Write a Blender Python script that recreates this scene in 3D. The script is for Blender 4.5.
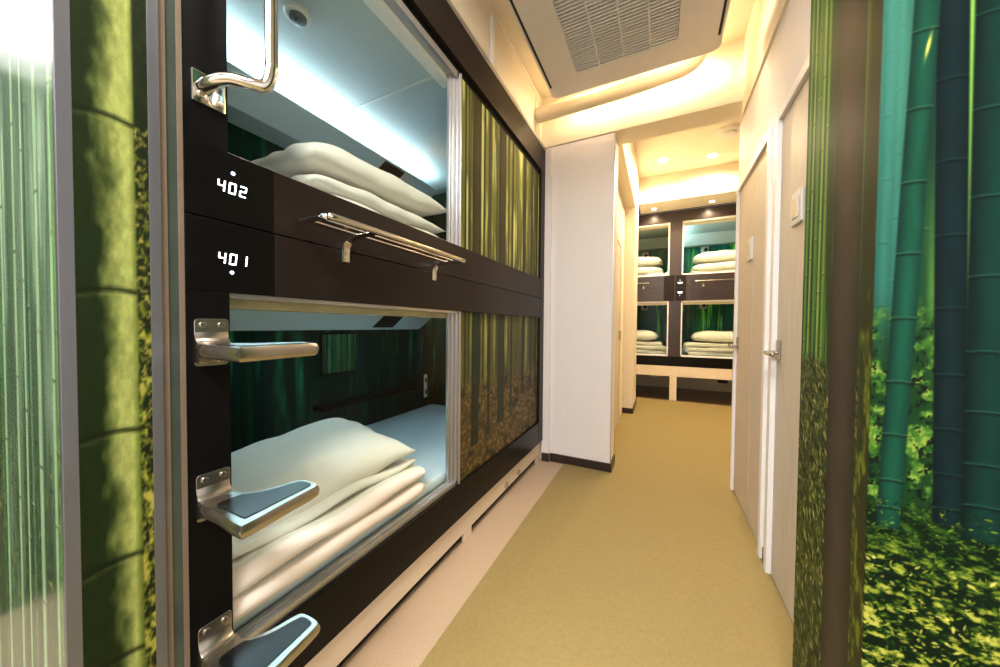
import bpy, math, random
import numpy as np
from mathutils import Vector, Matrix

S = bpy.context.scene
C = S.collection
for o in list(bpy.data.objects):
    bpy.data.objects.remove(o)

# ------------------------------------------------------------------ camera
cam = bpy.data.cameras.new('camera')
cam.sensor_fit = 'HORIZONTAL'
cam.sensor_width = 36.0
cam.lens = 329.8 / 1000 * 36.0
cam.clip_start = 0.02
camo = bpy.data.objects.new('camera', cam)
C.objects.link(camo)
_yaw, _pit, _rol = 0.4537, -0.0225, 0.0077
_F = Vector((-math.sin(_yaw) * math.cos(_pit), math.cos(_yaw) * math.cos(_pit), math.sin(_pit)))
_R0 = Vector((math.cos(_yaw), math.sin(_yaw), 0))
_U0 = _R0.cross(_F)
_R = _R0 * math.cos(_rol) + _U0 * math.sin(_rol)
_U = -_R0 * math.sin(_rol) + _U0 * math.cos(_rol)
camo.matrix_world = Matrix(((_R.x, _U.x, -_F.x, 0), (_R.y, _U.y, -_F.y, 0), (_R.z, _U.z, -_F.z, 1.1), (0, 0, 0, 1)))
S.camera = camo

# ------------------------------------------------------------------ world, exposure, large lights
S.view_settings.view_transform = 'Standard'
S.view_settings.look = 'None'
S.view_settings.exposure = 1.1
S.view_settings.gamma = 1.0
S.view_settings.use_curve_mapping = False
W = bpy.data.worlds.new('world')
S.world = W
W.use_nodes = True
W.node_tree.nodes['Background'].inputs[0].default_value = (0.9, 0.95, 1.0, 1)
W.node_tree.nodes['Background'].inputs[1].default_value = 0.05

WARM = (1.0, 0.76, 0.46)
COOL = (0.80, 0.94, 1.0)
NEUT = (1.0, 0.95, 0.90)


def light(name, kind, loc, power, color, size=0.1, rot=(0, 0, 0), spot=None, sizey=None, blend=0.6):
    l = bpy.data.lights.new(name, kind)
    l.energy = power
    l.color = color
    if kind == 'AREA':
        l.size = size
        if sizey:
            l.shape = 'RECTANGLE'
            l.size_y = sizey
    else:
        l.shadow_soft_size = size
    if kind == 'SPOT':
        l.spot_size = math.radians(spot or 120)
        l.spot_blend = blend
    o = bpy.data.objects.new(name, l)
    o.location = loc
    o.rotation_euler = rot
    C.objects.link(o)
    return o


# lobby ceiling lamps behind the camera, downlights by the beam, downlights in the hall
light('lobby_lamp_light', 'AREA', (-0.25, -0.95, 2.84), 62, NEUT, 0.9)
light('lobby_lamp_light', 'AREA', (-1.45, -1.2, 2.84), 20, (0.92, 0.98, 1.0), 0.55)
light('corridor_downlight_light', 'SPOT', (0.10, 2.44, 2.90), 26, WARM, 0.04, spot=170)
light('corridor_downlight_light', 'SPOT', (-0.45, 2.44, 2.90), 9, WARM, 0.04, spot=170)
light('corridor_downlight_light', 'SPOT', (-0.2, 0.75, 2.90), 16, (1.0, 0.88, 0.74), 0.05, spot=165)
light('hall_downlight_light', 'SPOT', (-0.01, 4.65, 3.17), 60, WARM, 0.05, spot=165)
light('hall_downlight_light', 'SPOT', (0.53, 4.78, 3.17), 60, WARM, 0.05, spot=165)
light('hall_downlight_light', 'SPOT', (0.35, 3.40, 3.17), 45, WARM, 0.05, spot=165)


# ------------------------------------------------------------------ materials
def s2l(c):
    return tuple((x / 12.92 if x <= 0.04045 else ((x + 0.055) / 1.055) ** 2.4) for x in c)


def mat(name, col, rough=0.5, metal=0.0, noise=0.0, scale=30, stretch=(1, 1, 1), bump=0.0, coat=0.0, spec=0.5,
        emit=None, estr=0.0, col2=None):
    m = bpy.data.materials.new(name)
    m.use_nodes = True
    nt = m.node_tree
    b = nt.nodes['Principled BSDF']
    b.inputs['Roughness'].default_value = rough
    b.inputs['Metallic'].default_value = metal
    b.inputs['Specular IOR Level'].default_value = spec
    b.inputs['Coat Weight'].default_value = coat
    b.inputs['Coat Roughness'].default_value = 0.08
    c = s2l(col)
    b.inputs['Base Color'].default_value = (*c, 1)
    if noise or bump or col2:
        tc = nt.nodes.new('ShaderNodeTexCoord')
        mp = nt.nodes.new('ShaderNodeMapping')
        mp.inputs['Scale'].default_value = stretch
        nz = nt.nodes.new('ShaderNodeTexNoise')
        nz.inputs['Scale'].default_value = scale
        nz.inputs['Detail'].default_value = 6
        nt.links.new(tc.outputs['Object'], mp.inputs['Vector'])
        nt.links.new(mp.outputs[0], nz.inputs['Vector'])
        if noise or col2:
            r = nt.nodes.new('ShaderNodeValToRGB')
            d = s2l(col2) if col2 else tuple(x * (1 - noise) for x in c)
            r.color_ramp.elements[0].position = 0.3
            r.color_ramp.elements[1].position = 0.7
            r.color_ramp.elements[0].color = (*d, 1)
            r.color_ramp.elements[1].color = (*c, 1)
            nt.links.new(nz.outputs['Fac'], r.inputs['Fac'])
            nt.links.new(r.outputs[0], b.inputs['Base Color'])
        if bump:
            bp = nt.nodes.new('ShaderNodeBump')
            bp.inputs['Strength'].default_value = bump
            bp.inputs['Distance'].default_value = 0.002
            nt.links.new(nz.outputs['Fac'], bp.inputs['Height'])
            nt.links.new(bp.outputs[0], b.inputs['Normal'])
    if emit:
        b.inputs['Emission Color'].default_value = (*emit, 1)
        b.inputs['Emission Strength'].default_value = estr
    return m


def mat_print(name, rough=0.35, grain=0.12, coat=0.0, spec=0.5):
    m = bpy.data.materials.new(name)
    m.use_nodes = True
    nt = m.node_tree
    b = nt.nodes['Principled BSDF']
    b.inputs['Roughness'].default_value = rough
    b.inputs['Coat Weight'].default_value = coat
    b.inputs['Specular IOR Level'].default_value = spec
    at = nt.nodes.new('ShaderNodeAttribute')
    at.attribute_name = 'print'
    tc = nt.nodes.new('ShaderNodeTexCoord')
    nz = nt.nodes.new('ShaderNodeTexNoise')
    nz.inputs['Scale'].default_value = 220
    nz.inputs['Detail'].default_value = 3
    mr = nt.nodes.new('ShaderNodeMapRange')
    mr.inputs['To Min'].default_value = 1 - grain
    mr.inputs['To Max'].default_value = 1 + grain
    mx = nt.nodes.new('ShaderNodeVectorMath')
    mx.operation = 'SCALE'
    nt.links.new(tc.outputs['Object'], nz.inputs['Vector'])
    nt.links.new(nz.outputs['Fac'], mr.inputs['Value'])
    nt.links.new(at.outputs['Color'], mx.inputs[0])
    nt.links.new(mr.outputs[0], mx.inputs['Scale'])
    nt.links.new(mx.outputs[0], b.inputs['Base Color'])
    return m


def mat_glass(name):
    m = bpy.data.materials.new(name)
    m.use_nodes = True
    nt = m.node_tree
    nt.nodes.clear()
    out = nt.nodes.new('ShaderNodeOutputMaterial')
    tr = nt.nodes.new('ShaderNodeBsdfTransparent')
    tr.inputs[0].default_value = (0.95, 0.99, 0.98, 1)
    gl = nt.nodes.new('ShaderNodeBsdfGlossy')
    gl.inputs['Roughness'].default_value = 0.02
    lw = nt.nodes.new('ShaderNodeLayerWeight')
    lw.inputs['Blend'].default_value = 0.5
    pw = nt.nodes.new('ShaderNodeMath')
    pw.operation = 'POWER'
    pw.inputs[1].default_value = 5.0
    nt.links.new(lw.outputs['Facing'], pw.inputs[0])
    fr = nt.nodes.new('ShaderNodeMath')
    fr.operation = 'MULTIPLY_ADD'
    fr.inputs[1].default_value = 0.3
    fr.inputs[2].default_value = 0.008
    nt.links.new(pw.outputs[0], fr.inputs[0])
    mx = nt.nodes.new('ShaderNodeMixShader')
    nt.links.new(fr.outputs[0], mx.inputs[0])
    nt.links.new(tr.outputs[0], mx.inputs[1])
    nt.links.new(gl.outputs[0], mx.inputs[2])
    nt.links.new(mx.outputs[0], out.inputs[0])
    return m


def mat_weave(name, c1, c2, sx, sy):
    m = bpy.data.materials.new(name)
    m.use_nodes = True
    nt = m.node_tree
    b = nt.nodes['Principled BSDF']
    b.inputs['Roughness'].default_value = 0.75
    b.inputs['Specular IOR Level'].default_value = 0.25
    tc = nt.nodes.new('ShaderNodeTexCoord')
    outs = []
    for d, s in (('X', sx), ('Y', sy)):
        w = nt.nodes.new('ShaderNodeTexWave')
        w.wave_type = 'BANDS'
        w.bands_direction = d
        w.inputs['Scale'].default_value = s
        w.inputs['Distortion'].default_value = 0.6
        w.inputs['Detail'].default_value = 1
        nt.links.new(tc.outputs['Object'], w.inputs['Vector'])
        outs.append(w)
    nz = nt.nodes.new('ShaderNodeTexNoise')
    nz.inputs['Scale'].default_value = 60
    nz.inputs['Detail'].default_value = 5
    nz.inputs['Roughness'].default_value = 0.75
    nt.links.new(tc.outputs['Object'], nz.inputs['Vector'])
    mu = nt.nodes.new('ShaderNodeMath')
    mu.operation = 'MULTIPLY'
    nt.links.new(outs[0].outputs['Fac'], mu.inputs[0])
    nt.links.new(outs[1].outputs['Fac'], mu.inputs[1])
    ad = nt.nodes.new('ShaderNodeMath')
    ad.operation = 'MULTIPLY_ADD'
    ad.inputs[1].default_value = 0.45
    nt.links.new(mu.outputs[0], ad.inputs[0])
    nt.links.new(nz.outputs['Fac'], ad.inputs[2])
    r = nt.nodes.new('ShaderNodeValToRGB')
    r.color_ramp.elements[0].position = 0.3
    r.color_ramp.elements[1].position = 0.95
    r.color_ramp.elements[0].color = (*s2l(c2), 1)
    r.color_ramp.elements[1].color = (*s2l(c1), 1)
    nt.links.new(ad.outputs[0], r.inputs['Fac'])
    nt.links.new(r.outputs[0], b.inputs['Base Color'])
    bp = nt.nodes.new('ShaderNodeBump')
    bp.inputs['Strength'].default_value = 0.4
    bp.inputs['Distance'].default_value = 0.001
    nt.links.new(mu.outputs[0], bp.inputs['Height'])
    nt.links.new(bp.outputs[0], b.inputs['Normal'])
    return m


M = {
    'white': mat('white_wall_panel', (0.90, 0.88, 0.88), 0.55, noise=0.03, scale=120, stretch=(1, 1, 0.05), bump=0.05),
    'cream': mat('cream_paint', (0.92, 0.88, 0.80), 0.6, noise=0.03, scale=20, bump=0.05),
    'ceil': mat('ceiling_paint', (0.92, 0.88, 0.80), 0.8, noise=0.03, scale=40, bump=0.1),
    'trim': mat('white_casing', (0.93, 0.92, 0.92), 0.35, noise=0.02, scale=15),
    'skirt': mat('white_board', (0.88, 0.82, 0.74), 0.45, noise=0.03, scale=12),
    'base': mat('dark_baseboard', (0.17, 0.12, 0.11), 0.4, noise=0.1, scale=20),
    'carpet': mat_weave('olive_woven_mat', (0.605, 0.54, 0.36), (0.535, 0.47, 0.295), 160, 110),
    'floor': mat('pink_stone_floor', (0.745, 0.665, 0.57), 0.55, col2=(0.65, 0.565, 0.475), scale=260, bump=0.05),
    'wood': mat('brown_floorboard', (0.36, 0.27, 0.20), 0.3, noise=0.25, scale=8, stretch=(1, 8, 1)),
    'dark': mat('dark_brown_laminate', (0.125, 0.095, 0.085), 0.42, spec=0.2, noise=0.10, scale=260, bump=0.04),
    'black': mat('black_gloss_laminate', (0.036, 0.030, 0.030), 0.34, spec=0.18, noise=0.1, scale=90),
    'post': mat('black_post', (0.03, 0.028, 0.03), 0.5, spec=0.12, noise=0.1, scale=90),
    'void': mat('dark_void', (0.05, 0.045, 0.04), 0.8, noise=0.1, scale=9),
    'digit': mat('lit_digit', (1, 1, 1), 0.5, emit=(0.85, 0.93, 1.0), estr=3.0, noise=0.02),
    'ind': mat('lit_indicator', (0.8, 0.85, 1), 0.5, emit=(0.6, 0.7, 1.0), estr=1.6, noise=0.02),
    'alu': mat('brushed_aluminium', (0.74, 0.74, 0.75), 0.32, 0.85, noise=0.08, scale=60, stretch=(1, 1, 0.02)),
    'alud': mat('aged_aluminium_trim', (0.50, 0.51, 0.54), 0.4, 0.8, noise=0.12, scale=60, stretch=(1, 1, 0.02)),
    'steel': mat('satin_steel', (0.73, 0.71, 0.68), 0.26, 1.0, noise=0.06, scale=80, bump=0.02),
    'chrome': mat('chrome', (0.86, 0.85, 0.83), 0.09, 1.0, noise=0.03, scale=20),
    'pad': mat('black_rubber_pad', (0.045, 0.05, 0.06), 0.24, noise=0.5, scale=22, bump=0.1, spec=0.3),
    'tan': mat('tan_edge_strip', (0.46, 0.40, 0.34), 0.6, noise=0.12, scale=60),
    'tglass': mat('green_tinted_edge', (0.27, 0.31, 0.28), 0.25, noise=0.2, scale=12),
    'shell': mat('capsule_plastic', (0.72, 0.78, 0.80), 0.45, noise=0.03, scale=40, bump=0.04),
    'soffit': mat('capsule_soffit_grey', (0.80, 0.84, 0.84), 0.5, noise=0.03, scale=300, bump=0.05),
    'header': mat('pale_wood_header', (0.72, 0.65, 0.50), 0.5, col2=(0.62, 0.55, 0.41), scale=8, stretch=(1, 12, 12)),
    'linen': mat('white_cotton', (0.89, 0.86, 0.82), 0.85, noise=0.04, scale=14, bump=0.25, spec=0.2),
    'sheet': mat('bed_sheet', (0.84, 0.87, 0.89), 0.85, noise=0.04, scale=10, bump=0.25, spec=0.2),
    'door': mat('pale_wood_door', (0.84, 0.80, 0.745), 0.5, col2=(0.78, 0.735, 0.67), scale=22, stretch=(8, 8, 0.25), bump=0.04),
    'acw': mat('air_conditioner_plastic', (0.88, 0.86, 0.85), 0.5, noise=0.03, scale=30),
    'acg': mat('grille_dark', (0.13, 0.14, 0.17), 0.7, noise=0.1, scale=50),
    'acs': mat('grille_slat', (0.88, 0.88, 0.90), 0.5, noise=0.04, scale=50),
    'pipe': mat('duct_wrap', (0.88, 0.83, 0.72), 0.6, noise=0.06, scale=14, bump=0.2),
    'plastic': mat('white_plastic', (0.85, 0.85, 0.84), 0.4, noise=0.03, scale=20),
    'led': mat('cove_led_diffuser', (1, 1, 1), 0.5, emit=COOL, estr=15, noise=0.01),
    'ledlow': mat('lower_cove_diffuser', (1, 1, 1), 0.5, emit=COOL, estr=21, noise=0.01),
    'dark_lit': mat('dark_laminate_painted_sheen', (0.20, 0.165, 0.17), 0.32, noise=0.1, scale=90),  # far copy of the dark laminate, its sheen put into a lighter colour
    'leddim': mat('dim_cove_diffuser', (1, 1, 1), 0.5, emit=COOL, estr=1.6, noise=0.01),
    'lamp': mat('lamp_diffuser', (1, 1, 1), 0.5, emit=(1.0, 0.85, 0.6), estr=12, noise=0.01),
    'lampw': mat('lobby_lamp_diffuser', (1, 1, 1), 0.5, emit=(0.95, 0.98, 1.0), estr=9, noise=0.01),
    'glass': mat_glass('window_glass'),
    'print': mat_print('bamboo_print', 0.5, spec=0.12),
    'printg': mat_print('bamboo_print_gloss', 0.24, 0.06),
    'printm': mat_print('bamboo_print_matte', 0.5, 0.16, spec=0.15),
    'screw': mat('screw_steel', (0.80, 0.77, 0.72), 0.25, 1.0, noise=0.08, scale=60),
}


# ------------------------------------------------------------------ mesh helpers
class MB:
    def __init__(s):
        s.v, s.f = [], []

    def box(s, x0, x1, y0, y1, z0, z1):
        n = len(s.v)
        s.v += [(x, y, z) for z in (z0, z1) for y in (y0, y1) for x in (x0, x1)]
        s.f += [tuple(n + i for i in q) for q in ((0, 2, 3, 1), (4, 5, 7, 6), (0, 1, 5, 4), (2, 6, 7, 3), (0, 4, 6, 2), (1, 3, 7, 5))]
        return s

    def prism(s, pts, axis, a0, a1):
        """pts: 2D outline; axis 0/1/2 is the extrusion axis"""
        n = len(s.v)
        k = len(pts)

        def mk(p, a):
            return {0: (a, p[0], p[1]), 1: (p[0], a, p[1]), 2: (p[0], p[1], a)}[axis]
        s.v += [mk(p, a0) for p in pts] + [mk(p, a1) for p in pts]
        s.f += [tuple(n + i for i in range(k))[::-1], tuple(n + k + i for i in range(k))]
        s.f += [(n + i, n + (i + 1) % k, n + k + (i + 1) % k, n + k + i) for i in range(k)]
        return s

    def tube(s, pts, r, seg=14):
        pts = [Vector(p) for p in pts]
        n = len(s.v)
        up = None
        for i, p in enumerate(pts):
            t = (pts[min(i + 1, len(pts) - 1)] - pts[max(i - 1, 0)]).normalized()
            if up is None:
                up = Vector((0, 0, 1)) if abs(t.z) < 0.9 else Vector((1, 0, 0))
            a = t.cross(up).normalized()
            up = a.cross(t).normalized()
            rr = r[i] if isinstance(r, (list, tuple)) else r
            s.v += [tuple(p + a * math.cos(q * 2 * math.pi / seg) * rr + up * math.sin(q * 2 * math.pi / seg) * rr) for q in range(seg)]
        for i in range(len(pts) - 1):
            for q in range(seg):
                a, b = n + i * seg + q, n + i * seg + (q + 1) % seg
                s.f.append((a, b, b + seg, a + seg))
        s.f.append(tuple(n + q for q in range(seg))[::-1])
        s.f.append(tuple(n + (len(pts) - 1) * seg + q for q in range(seg)))
        return s

    def disc(s, c, r, axis, a0, a1, seg=28):
        pts = [(c[0] + r * math.cos(i * 2 * math.pi / seg), c[1] + r * math.sin(i * 2 * math.pi / seg)) for i in range(seg)]
        return s.prism(pts, axis, a0, a1)

    def lathe(s, c, prof, seg=36):
        n = len(s.v)
        for r, z in prof:
            s.v += [(c[0] + r * math.cos(q * 2 * math.pi / seg), c[1] + r * math.sin(q * 2 * math.pi / seg), c[2] + z) for q in range(seg)]
        for i in range(len(prof) - 1):
            for q in range(seg):
                a, b = n + i * seg + q, n + i * seg + (q + 1) % seg
                s.f.append((a, b, b + seg, a + seg))
        s.f.append(tuple(n + q for q in range(seg))[::-1])
        s.f.append(tuple(n + (len(prof) - 1) * seg + q for q in range(seg)))
        return s

    def build(s, name, m, parent=None, bevel=0.0, smooth=False, seg=2):
        me = bpy.data.meshes.new(name)
        me.from_pydata([tuple(map(float, v)) for v in s.v], [], s.f)
        import bmesh
        bm = bmesh.new()
        bm.from_mesh(me)
        bmesh.ops.recalc_face_normals(bm, faces=bm.faces)
        bm.to_mesh(me)
        bm.free()
        me.materials.append(M[m] if isinstance(m, str) else m)
        o = bpy.data.objects.new(name, me)
        C.objects.link(o)
        o.parent = parent
        if bevel:
            md = o.modifiers.new('bevel', 'BEVEL')
            md.width = bevel
            md.segments = seg
            md.limit_method = 'ANGLE'
        if smooth:
            me.polygons.foreach_set('use_smooth', [True] * len(me.polygons))
            if smooth == 'auto':
                es = o.modifiers.new('split', 'EDGE_SPLIT')
                es.split_angle = math.radians(38)
        return o


def box(name, m, b, parent=None, bevel=0.0):
    return MB().box(*b).build(name, m, parent, bevel)


def tag(o, label=None, cat=None, group=None, kind=None):
    if label: o['label'] = label
    if cat: o['category'] = cat
    if group: o['group'] = group
    if kind: o['kind'] = kind
    return o


def empty(name, loc, rz=0.0):
    o = bpy.data.objects.new(name, None)
    o.empty_display_size = 0.1
    o.location = loc
    o.rotation_euler = (0, 0, rz)
    C.objects.link(o)
    return o


def struct(o):
    o['kind'] = 'structure'
    return o


def curve_pts(ps, n=8, closed=False):
    """Catmull-Rom through points"""
    ps = [Vector(p) for p in ps]
    out = []
    k = len(ps)
    rng = range(k) if closed else range(k - 1)
    for i in rng:
        if closed:
            a, b, c, d = ps[i - 1], ps[i], ps[(i + 1) % k], ps[(i + 2) % k]
        else:
            a, b, c, d = ps[max(i - 1, 0)], ps[i], ps[i + 1], ps[min(i + 2, k - 1)]
        for j in range(n):
            t = j / n
            out.append(0.5 * ((2 * b) + (c - a) * t + (2 * a - 5 * b + 4 * c - d) * t * t + (3 * b - a - 3 * c + d) * t ** 3))
    if not closed:
        out.append(ps[-1])
    return out


# ------------------------------------------------------------------ the bamboo photo-print painter
_rs = np.random.RandomState(5)
_tab = _rs.rand(256, 256)


def vn(x, y, seed=0):
    x = x + seed * 17.13
    y = y + seed * 9.7
    xi, yi = np.floor(x).astype(int), np.floor(y).astype(int)
    fx, fy = x - xi, y - yi
    fx = fx * fx * (3 - 2 * fx)
    fy = fy * fy * (3 - 2 * fy)
    g = lambda a, b: _tab[a % 256, b % 256]
    return (g(xi, yi) * (1 - fx) + g(xi + 1, yi) * fx) * (1 - fy) + (g(xi, yi + 1) * (1 - fx) + g(xi + 1, yi + 1) * fx) * fy


def fbm(x, y, seed=0, oc=4):
    r, a, t = 0, 1.0, 0
    for i in range(oc):
        r = r + a * vn(x * 2 ** i, y * 2 ** i, seed + i)
        t += a
        a *= 0.55
    return r / t


def mixc(c, d, k):
    k = np.clip(k, 0, 1)[..., None]
    return c * (1 - k) + np.array(d) * k


def paint_stalk(col, s, t, sb, st, t0, t1, w, c, edge=(0.02, 0.05, 0.04), nodes=(), nodec=(0.7, 0.8, 0.5), lit=0.25, soft=0.12, fade=0.0, slope=0.0, nb=0.6):
    lo, hi = min(sb, st, sb + (st - sb) * 1.4) - w * .55, max(sb, st, sb + (st - sb) * 1.4) + w * .55
    ix = np.where((s[0] >= lo) & (s[0] <= hi))[0]
    if len(ix) == 0:
        return col
    full = col
    sl = slice(ix[0], ix[-1] + 1)
    s, t, col = s[:, sl], t[:, sl], col[:, sl]
    f = (t - t0) / (t1 - t0)
    cen = sb + (st - sb) * f
    q = (s - cen) / (w / 2)
    ins = np.clip((1 - np.abs(q)) / soft, 0, 1) * np.clip((t - t0) / 0.01, 0, 1)
    sh = np.clip(1.0 - 0.65 * np.clip(np.abs(q - lit), 0, 1.6) ** 1.7, 0.12, 1)
    body = np.array(c) * sh[..., None] + np.array(edge) * (1 - sh[..., None])
    body = body * (0.86 + 0.28 * fbm(s / w * 3, t * 14, 3))[..., None]
    for n in nodes:
        dt = t - n - slope * (s - cen)
        dt = dt + 0.05 * w * q * q
        body = mixc(body, nodec, nb * np.exp(-(dt / 0.0014) ** 2))
        body = mixc(body, edge, 0.65 * np.exp(-((dt + 0.0035) / 0.0022) ** 2))
    full = full.copy()
    full[:, sl] = col * (1 - ins[..., None] * (1 - fade)) + body * ins[..., None] * (1 - fade)
    return full


def ground(col, s, t, top, rough, c1, c2, c3, sx=30, sy=60, seed=0, shear=0.4):
    n = fbm(s * sx + shear * t * sx, t * sy - shear * s * sy, seed, 4)
    m = fbm(s * sx * 2.3 - shear * t * sx * 2, t * sy * 1.4 + s * sy * .5, seed + 7, 3)
    g = mixc(np.ones(s.shape + (3,)) * np.array(c1), c2, (n - 0.42) * 6)
    g = mixc(g, c3, (m - 0.56) * 9)
    g = mixc(g, [c1[0] * .35, c1[1] * .4, c1[2] * .35], (0.40 - n) * 7)
    k = (top - t + rough * (fbm(s * 9, t * 9, seed + 3) - .5) * 2) / max(0.02, rough * 0.5)
    return mixc(col, [0, 0, 0], 0) * (1 - np.clip(k, 0, 1)[..., None]) + g * np.clip(k, 0, 1)[..., None]


def leaves(col, s, t, reg, n, ln, wd, ang, cols, seed, alpha=0.85, cull=None):
    """scatter small pointed leaf shapes of the print"""
    rr = random.Random(seed)
    sv, tv = s[0], t[:, 0]
    col = col.copy()
    for i in range(n):
        a, b = rr.uniform(reg[0], reg[1]), rr.uniform(reg[2], reg[3])
        if cull and rr.random() < cull(a, b):
            continue
        L = rr.uniform(*ln)
        w = rr.uniform(*wd)
        th = rr.gauss(ang[0], ang[1])
        c = rr.choice(cols)
        k = rr.uniform(.75, 1.2)
        i0, i1 = np.searchsorted(sv, (a - L, a + L))
        j0, j1 = np.searchsorted(tv, (b - L, b + L))
        if i1 <= i0 or j1 <= j0:
            continue
        S_, T_ = s[j0:j1, i0:i1] - a, t[j0:j1, i0:i1] - b
        u = S_ * math.cos(th) + T_ * math.sin(th)
        v = -S_ * math.sin(th) + T_ * math.cos(th)
        m = np.clip(1.6 * (1 - (u / L) ** 2 - np.abs(v / w)), 0, 1)[..., None] * alpha
        col[j0:j1, i0:i1] = col[j0:j1, i0:i1] * (1 - m) + np.array([x * k for x in c]) * m
    return col


def forest(s, t, t0, t1, seed, bgb, bgt, bright, stem, count, wr, edge=(0.03, 0.06, 0.03), width=1.0, s0=0.0, fade=(0.0, 0.5)):
    f = np.clip((t - t0) / (t1 - t0), 0, 1)
    col = np.array(bgb) * (1 - f[..., None]) + np.array(bgt) * f[..., None]
    k = fbm(s * 22, t * 2.2, seed, 4)
    col = mixc(col, bright, (k - 0.52) * 4.5 * (0.25 + 0.75 * f))
    rr = random.Random(seed)
    for i in range(count):
        a = s0 + rr.random() * width
        w = wr[0] + (wr[1] - wr[0]) * rr.random() ** 2
        k = i / count
        c = [x * (0.7 + 0.6 * rr.random()) for x in stem]
        sp = w * 5 + 0.06
        ph = rr.random() * sp
        nd = [t0 + ph + sp * j for j in range(int((t1 - t0) / sp) + 1)]
        col = paint_stalk(col, s, t, a, a + rr.uniform(-.02, .02), t0 - .1, t1, w, c, edge, nd, tuple(min(1, x * 1.6 + .06) for x in c),
                          rr.uniform(-.4, .4), 0.25, fade[1] * (1 - k) + fade[0] * k)
    return col


def panel(name, org, ud, su, sv, nu, nv, fn, m='print', parent=None, th=0.004):
    """a printed sheet: org + ud*s + z*t, colours from fn(s, t) stored on the mesh"""
    org, ud = Vector(org), Vector(ud)
    ss = np.linspace(0, su, nu) if np.isscalar(nu) else np.array(nu)
    tt = np.linspace(0, sv, nv) if np.isscalar(nv) else np.array(nv)
    nu, nv = len(ss), len(tt)
    s, t = np.meshgrid(ss, tt)
    col = np.clip(fn(s, t), 0, 1)
    col = np.where(col <= 0.04045, col / 12.92, ((col + 0.055) / 1.055) ** 2.4)
    V = np.zeros((nv * nu, 3))
    V[:, 0] = org.x + ud.x * s.ravel()
    V[:, 1] = org.y + ud.y * s.ravel()
    V[:, 2] = org.z + t.ravel()
    i, j = np.meshgrid(np.arange(nu - 1), np.arange(nv - 1))
    a = (j * nu + i).ravel()
    F = np.stack([a, a + 1, a + 1 + nu, a + nu], 1)
    me = bpy.data.meshes.new(name)
    me.from_pydata(V.tolist(), [], F.tolist())
    at = me.color_attributes.new('print', 'FLOAT_COLOR', 'POINT')
    buf = np.ones((nv * nu, 4))
    buf[:, :3] = col.reshape(-1, 3)
    at.data.foreach_set('color', buf.ravel())
    me.materials.append(M[m])
    o = bpy.data.objects.new(name, me)
    C.objects.link(o)
    o.parent = parent
    md = o.modifiers.new('thickness', 'SOLIDIFY')
    md.thickness = th
    md.offset = -1
    return o


# ================================================================== THE SETTING
CE, HC = 2.94, 3.20          # ceiling heights of corridor and far hall
struct(box('floor', 'floor', (-2.3, 1.7, -2.6, 7.0, -0.08, 0.0)))
struct(box('ceiling', 'ceil', (-2.3, 1.7, -2.6, 2.59, CE, CE + 0.1)))
struct(box('ceiling_hall', 'ceil', (-1.0, 2.0, 2.80, 5.3, HC, HC + 0.1)))
# left: wall above the capsules, end wall of the capsule block, lobby walls
struct(box('wall_left', 'cream', (-1.0, -0.90, 0.17, 2.59, 2.515, CE)))
struct(box('wall_left_lobby', 'dark', (-2.3, -2.2, -2.6, 0.17, 0, CE)))
struct(box('wall_front', 'white', (-2.3, 1.7, -2.7, -2.6, 0, CE)))
struct(box('wall_right_lobby', 'white', (1.6, 1.7, -2.6, 0.82, 0, CE)))
struct(box('wall_left_end', 'white', (-2.3, -0.862, 0.172, 0.30, 0, CE)))
# back: white partition beside the capsules, with the beam over the passage
w = MB()
w.box(-1.0, -0.329, 2.59, 2.80, 0, 2.54)
struct(w.build('wall_back', 'white', None, 0.002))
struct(box('trim_2', 'white', (-0.862, -0.805, 2.566, 2.59, 0.0, 2.52), None, 0.002))
struct(box('wall_beam', 'cream', (-1.0, 0.47, 2.585, 2.80, 2.545, HC), None, 0.004))
struct(box('trim_3', 'alu', (-0.3305, -0.3265, 2.586, 2.60, 0.07, 2.545)))
bb = MB()
bb.box(-0.80, -0.3275, 2.578, 2.59, 0, 0.068).box(-0.862, -0.80, 2.556, 2.567, 0, 0.068).box(-0.329, -0.317, 2.578, 2.802, 0, 0.068)
struct(bb.build('baseboard_back', 'base', None, 0.002))
# the hall behind
struct(box('wall_left_hall', 'cream', (-0.55, -0.43, 2.80, 4.47, 0, HC)))
struct(box('wall_left_column', 'cream', (-0.75, -0.31, 4.47, 5.10, 0, HC), None, 0.003))
struct(box('wall_beam_hall', 'cream', (-0.43, -0.31, 2.80, 4.47, 2.60, HC)))
struct(box('wall_bulkhead', 'cream', (-0.31, 2.0, 5.10, 5.56, 2.84, HC)))
struct(box('wall_left_recess', 'cream', (-0.55, -0.385, 5.10, 5.56, 0, 2.84)))
struct(box('wall_right_hall', 'cream', (1.85, 2.0, 2.72, 5.56, 0, HC)))
struct(box('wall_back_hall', 'cream', (-1.6, 2.0, 6.75, 6.85, 0, HC)))
struct(MB().box(-0.438, -0.298, 4.458, 4.47, 0, 0.07).box(-0.31, -0.298, 4.47, 5.1, 0, 0.07).build('baseboard_hall', 'base'))
dr = MB().box(-0.432, -0.418, 3.10, 3.16, 0, 2.0).box(-0.432, -0.418, 3.98, 4.04, 0, 2.0).box(-0.432, -0.418, 3.10, 4.04, 2.0, 2.06)
d3 = struct(box('door_3', 'door', (-0.438, -0.424, 3.16, 3.98, 0.01, 2.0)))
dr.build('door_frame', 'door', d3, 0.002)
MB().box(-0.43, -0.40, 3.88, 3.90, 0.95, 1.06).build('door_handle', 'steel', d3, 0.003)

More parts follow.
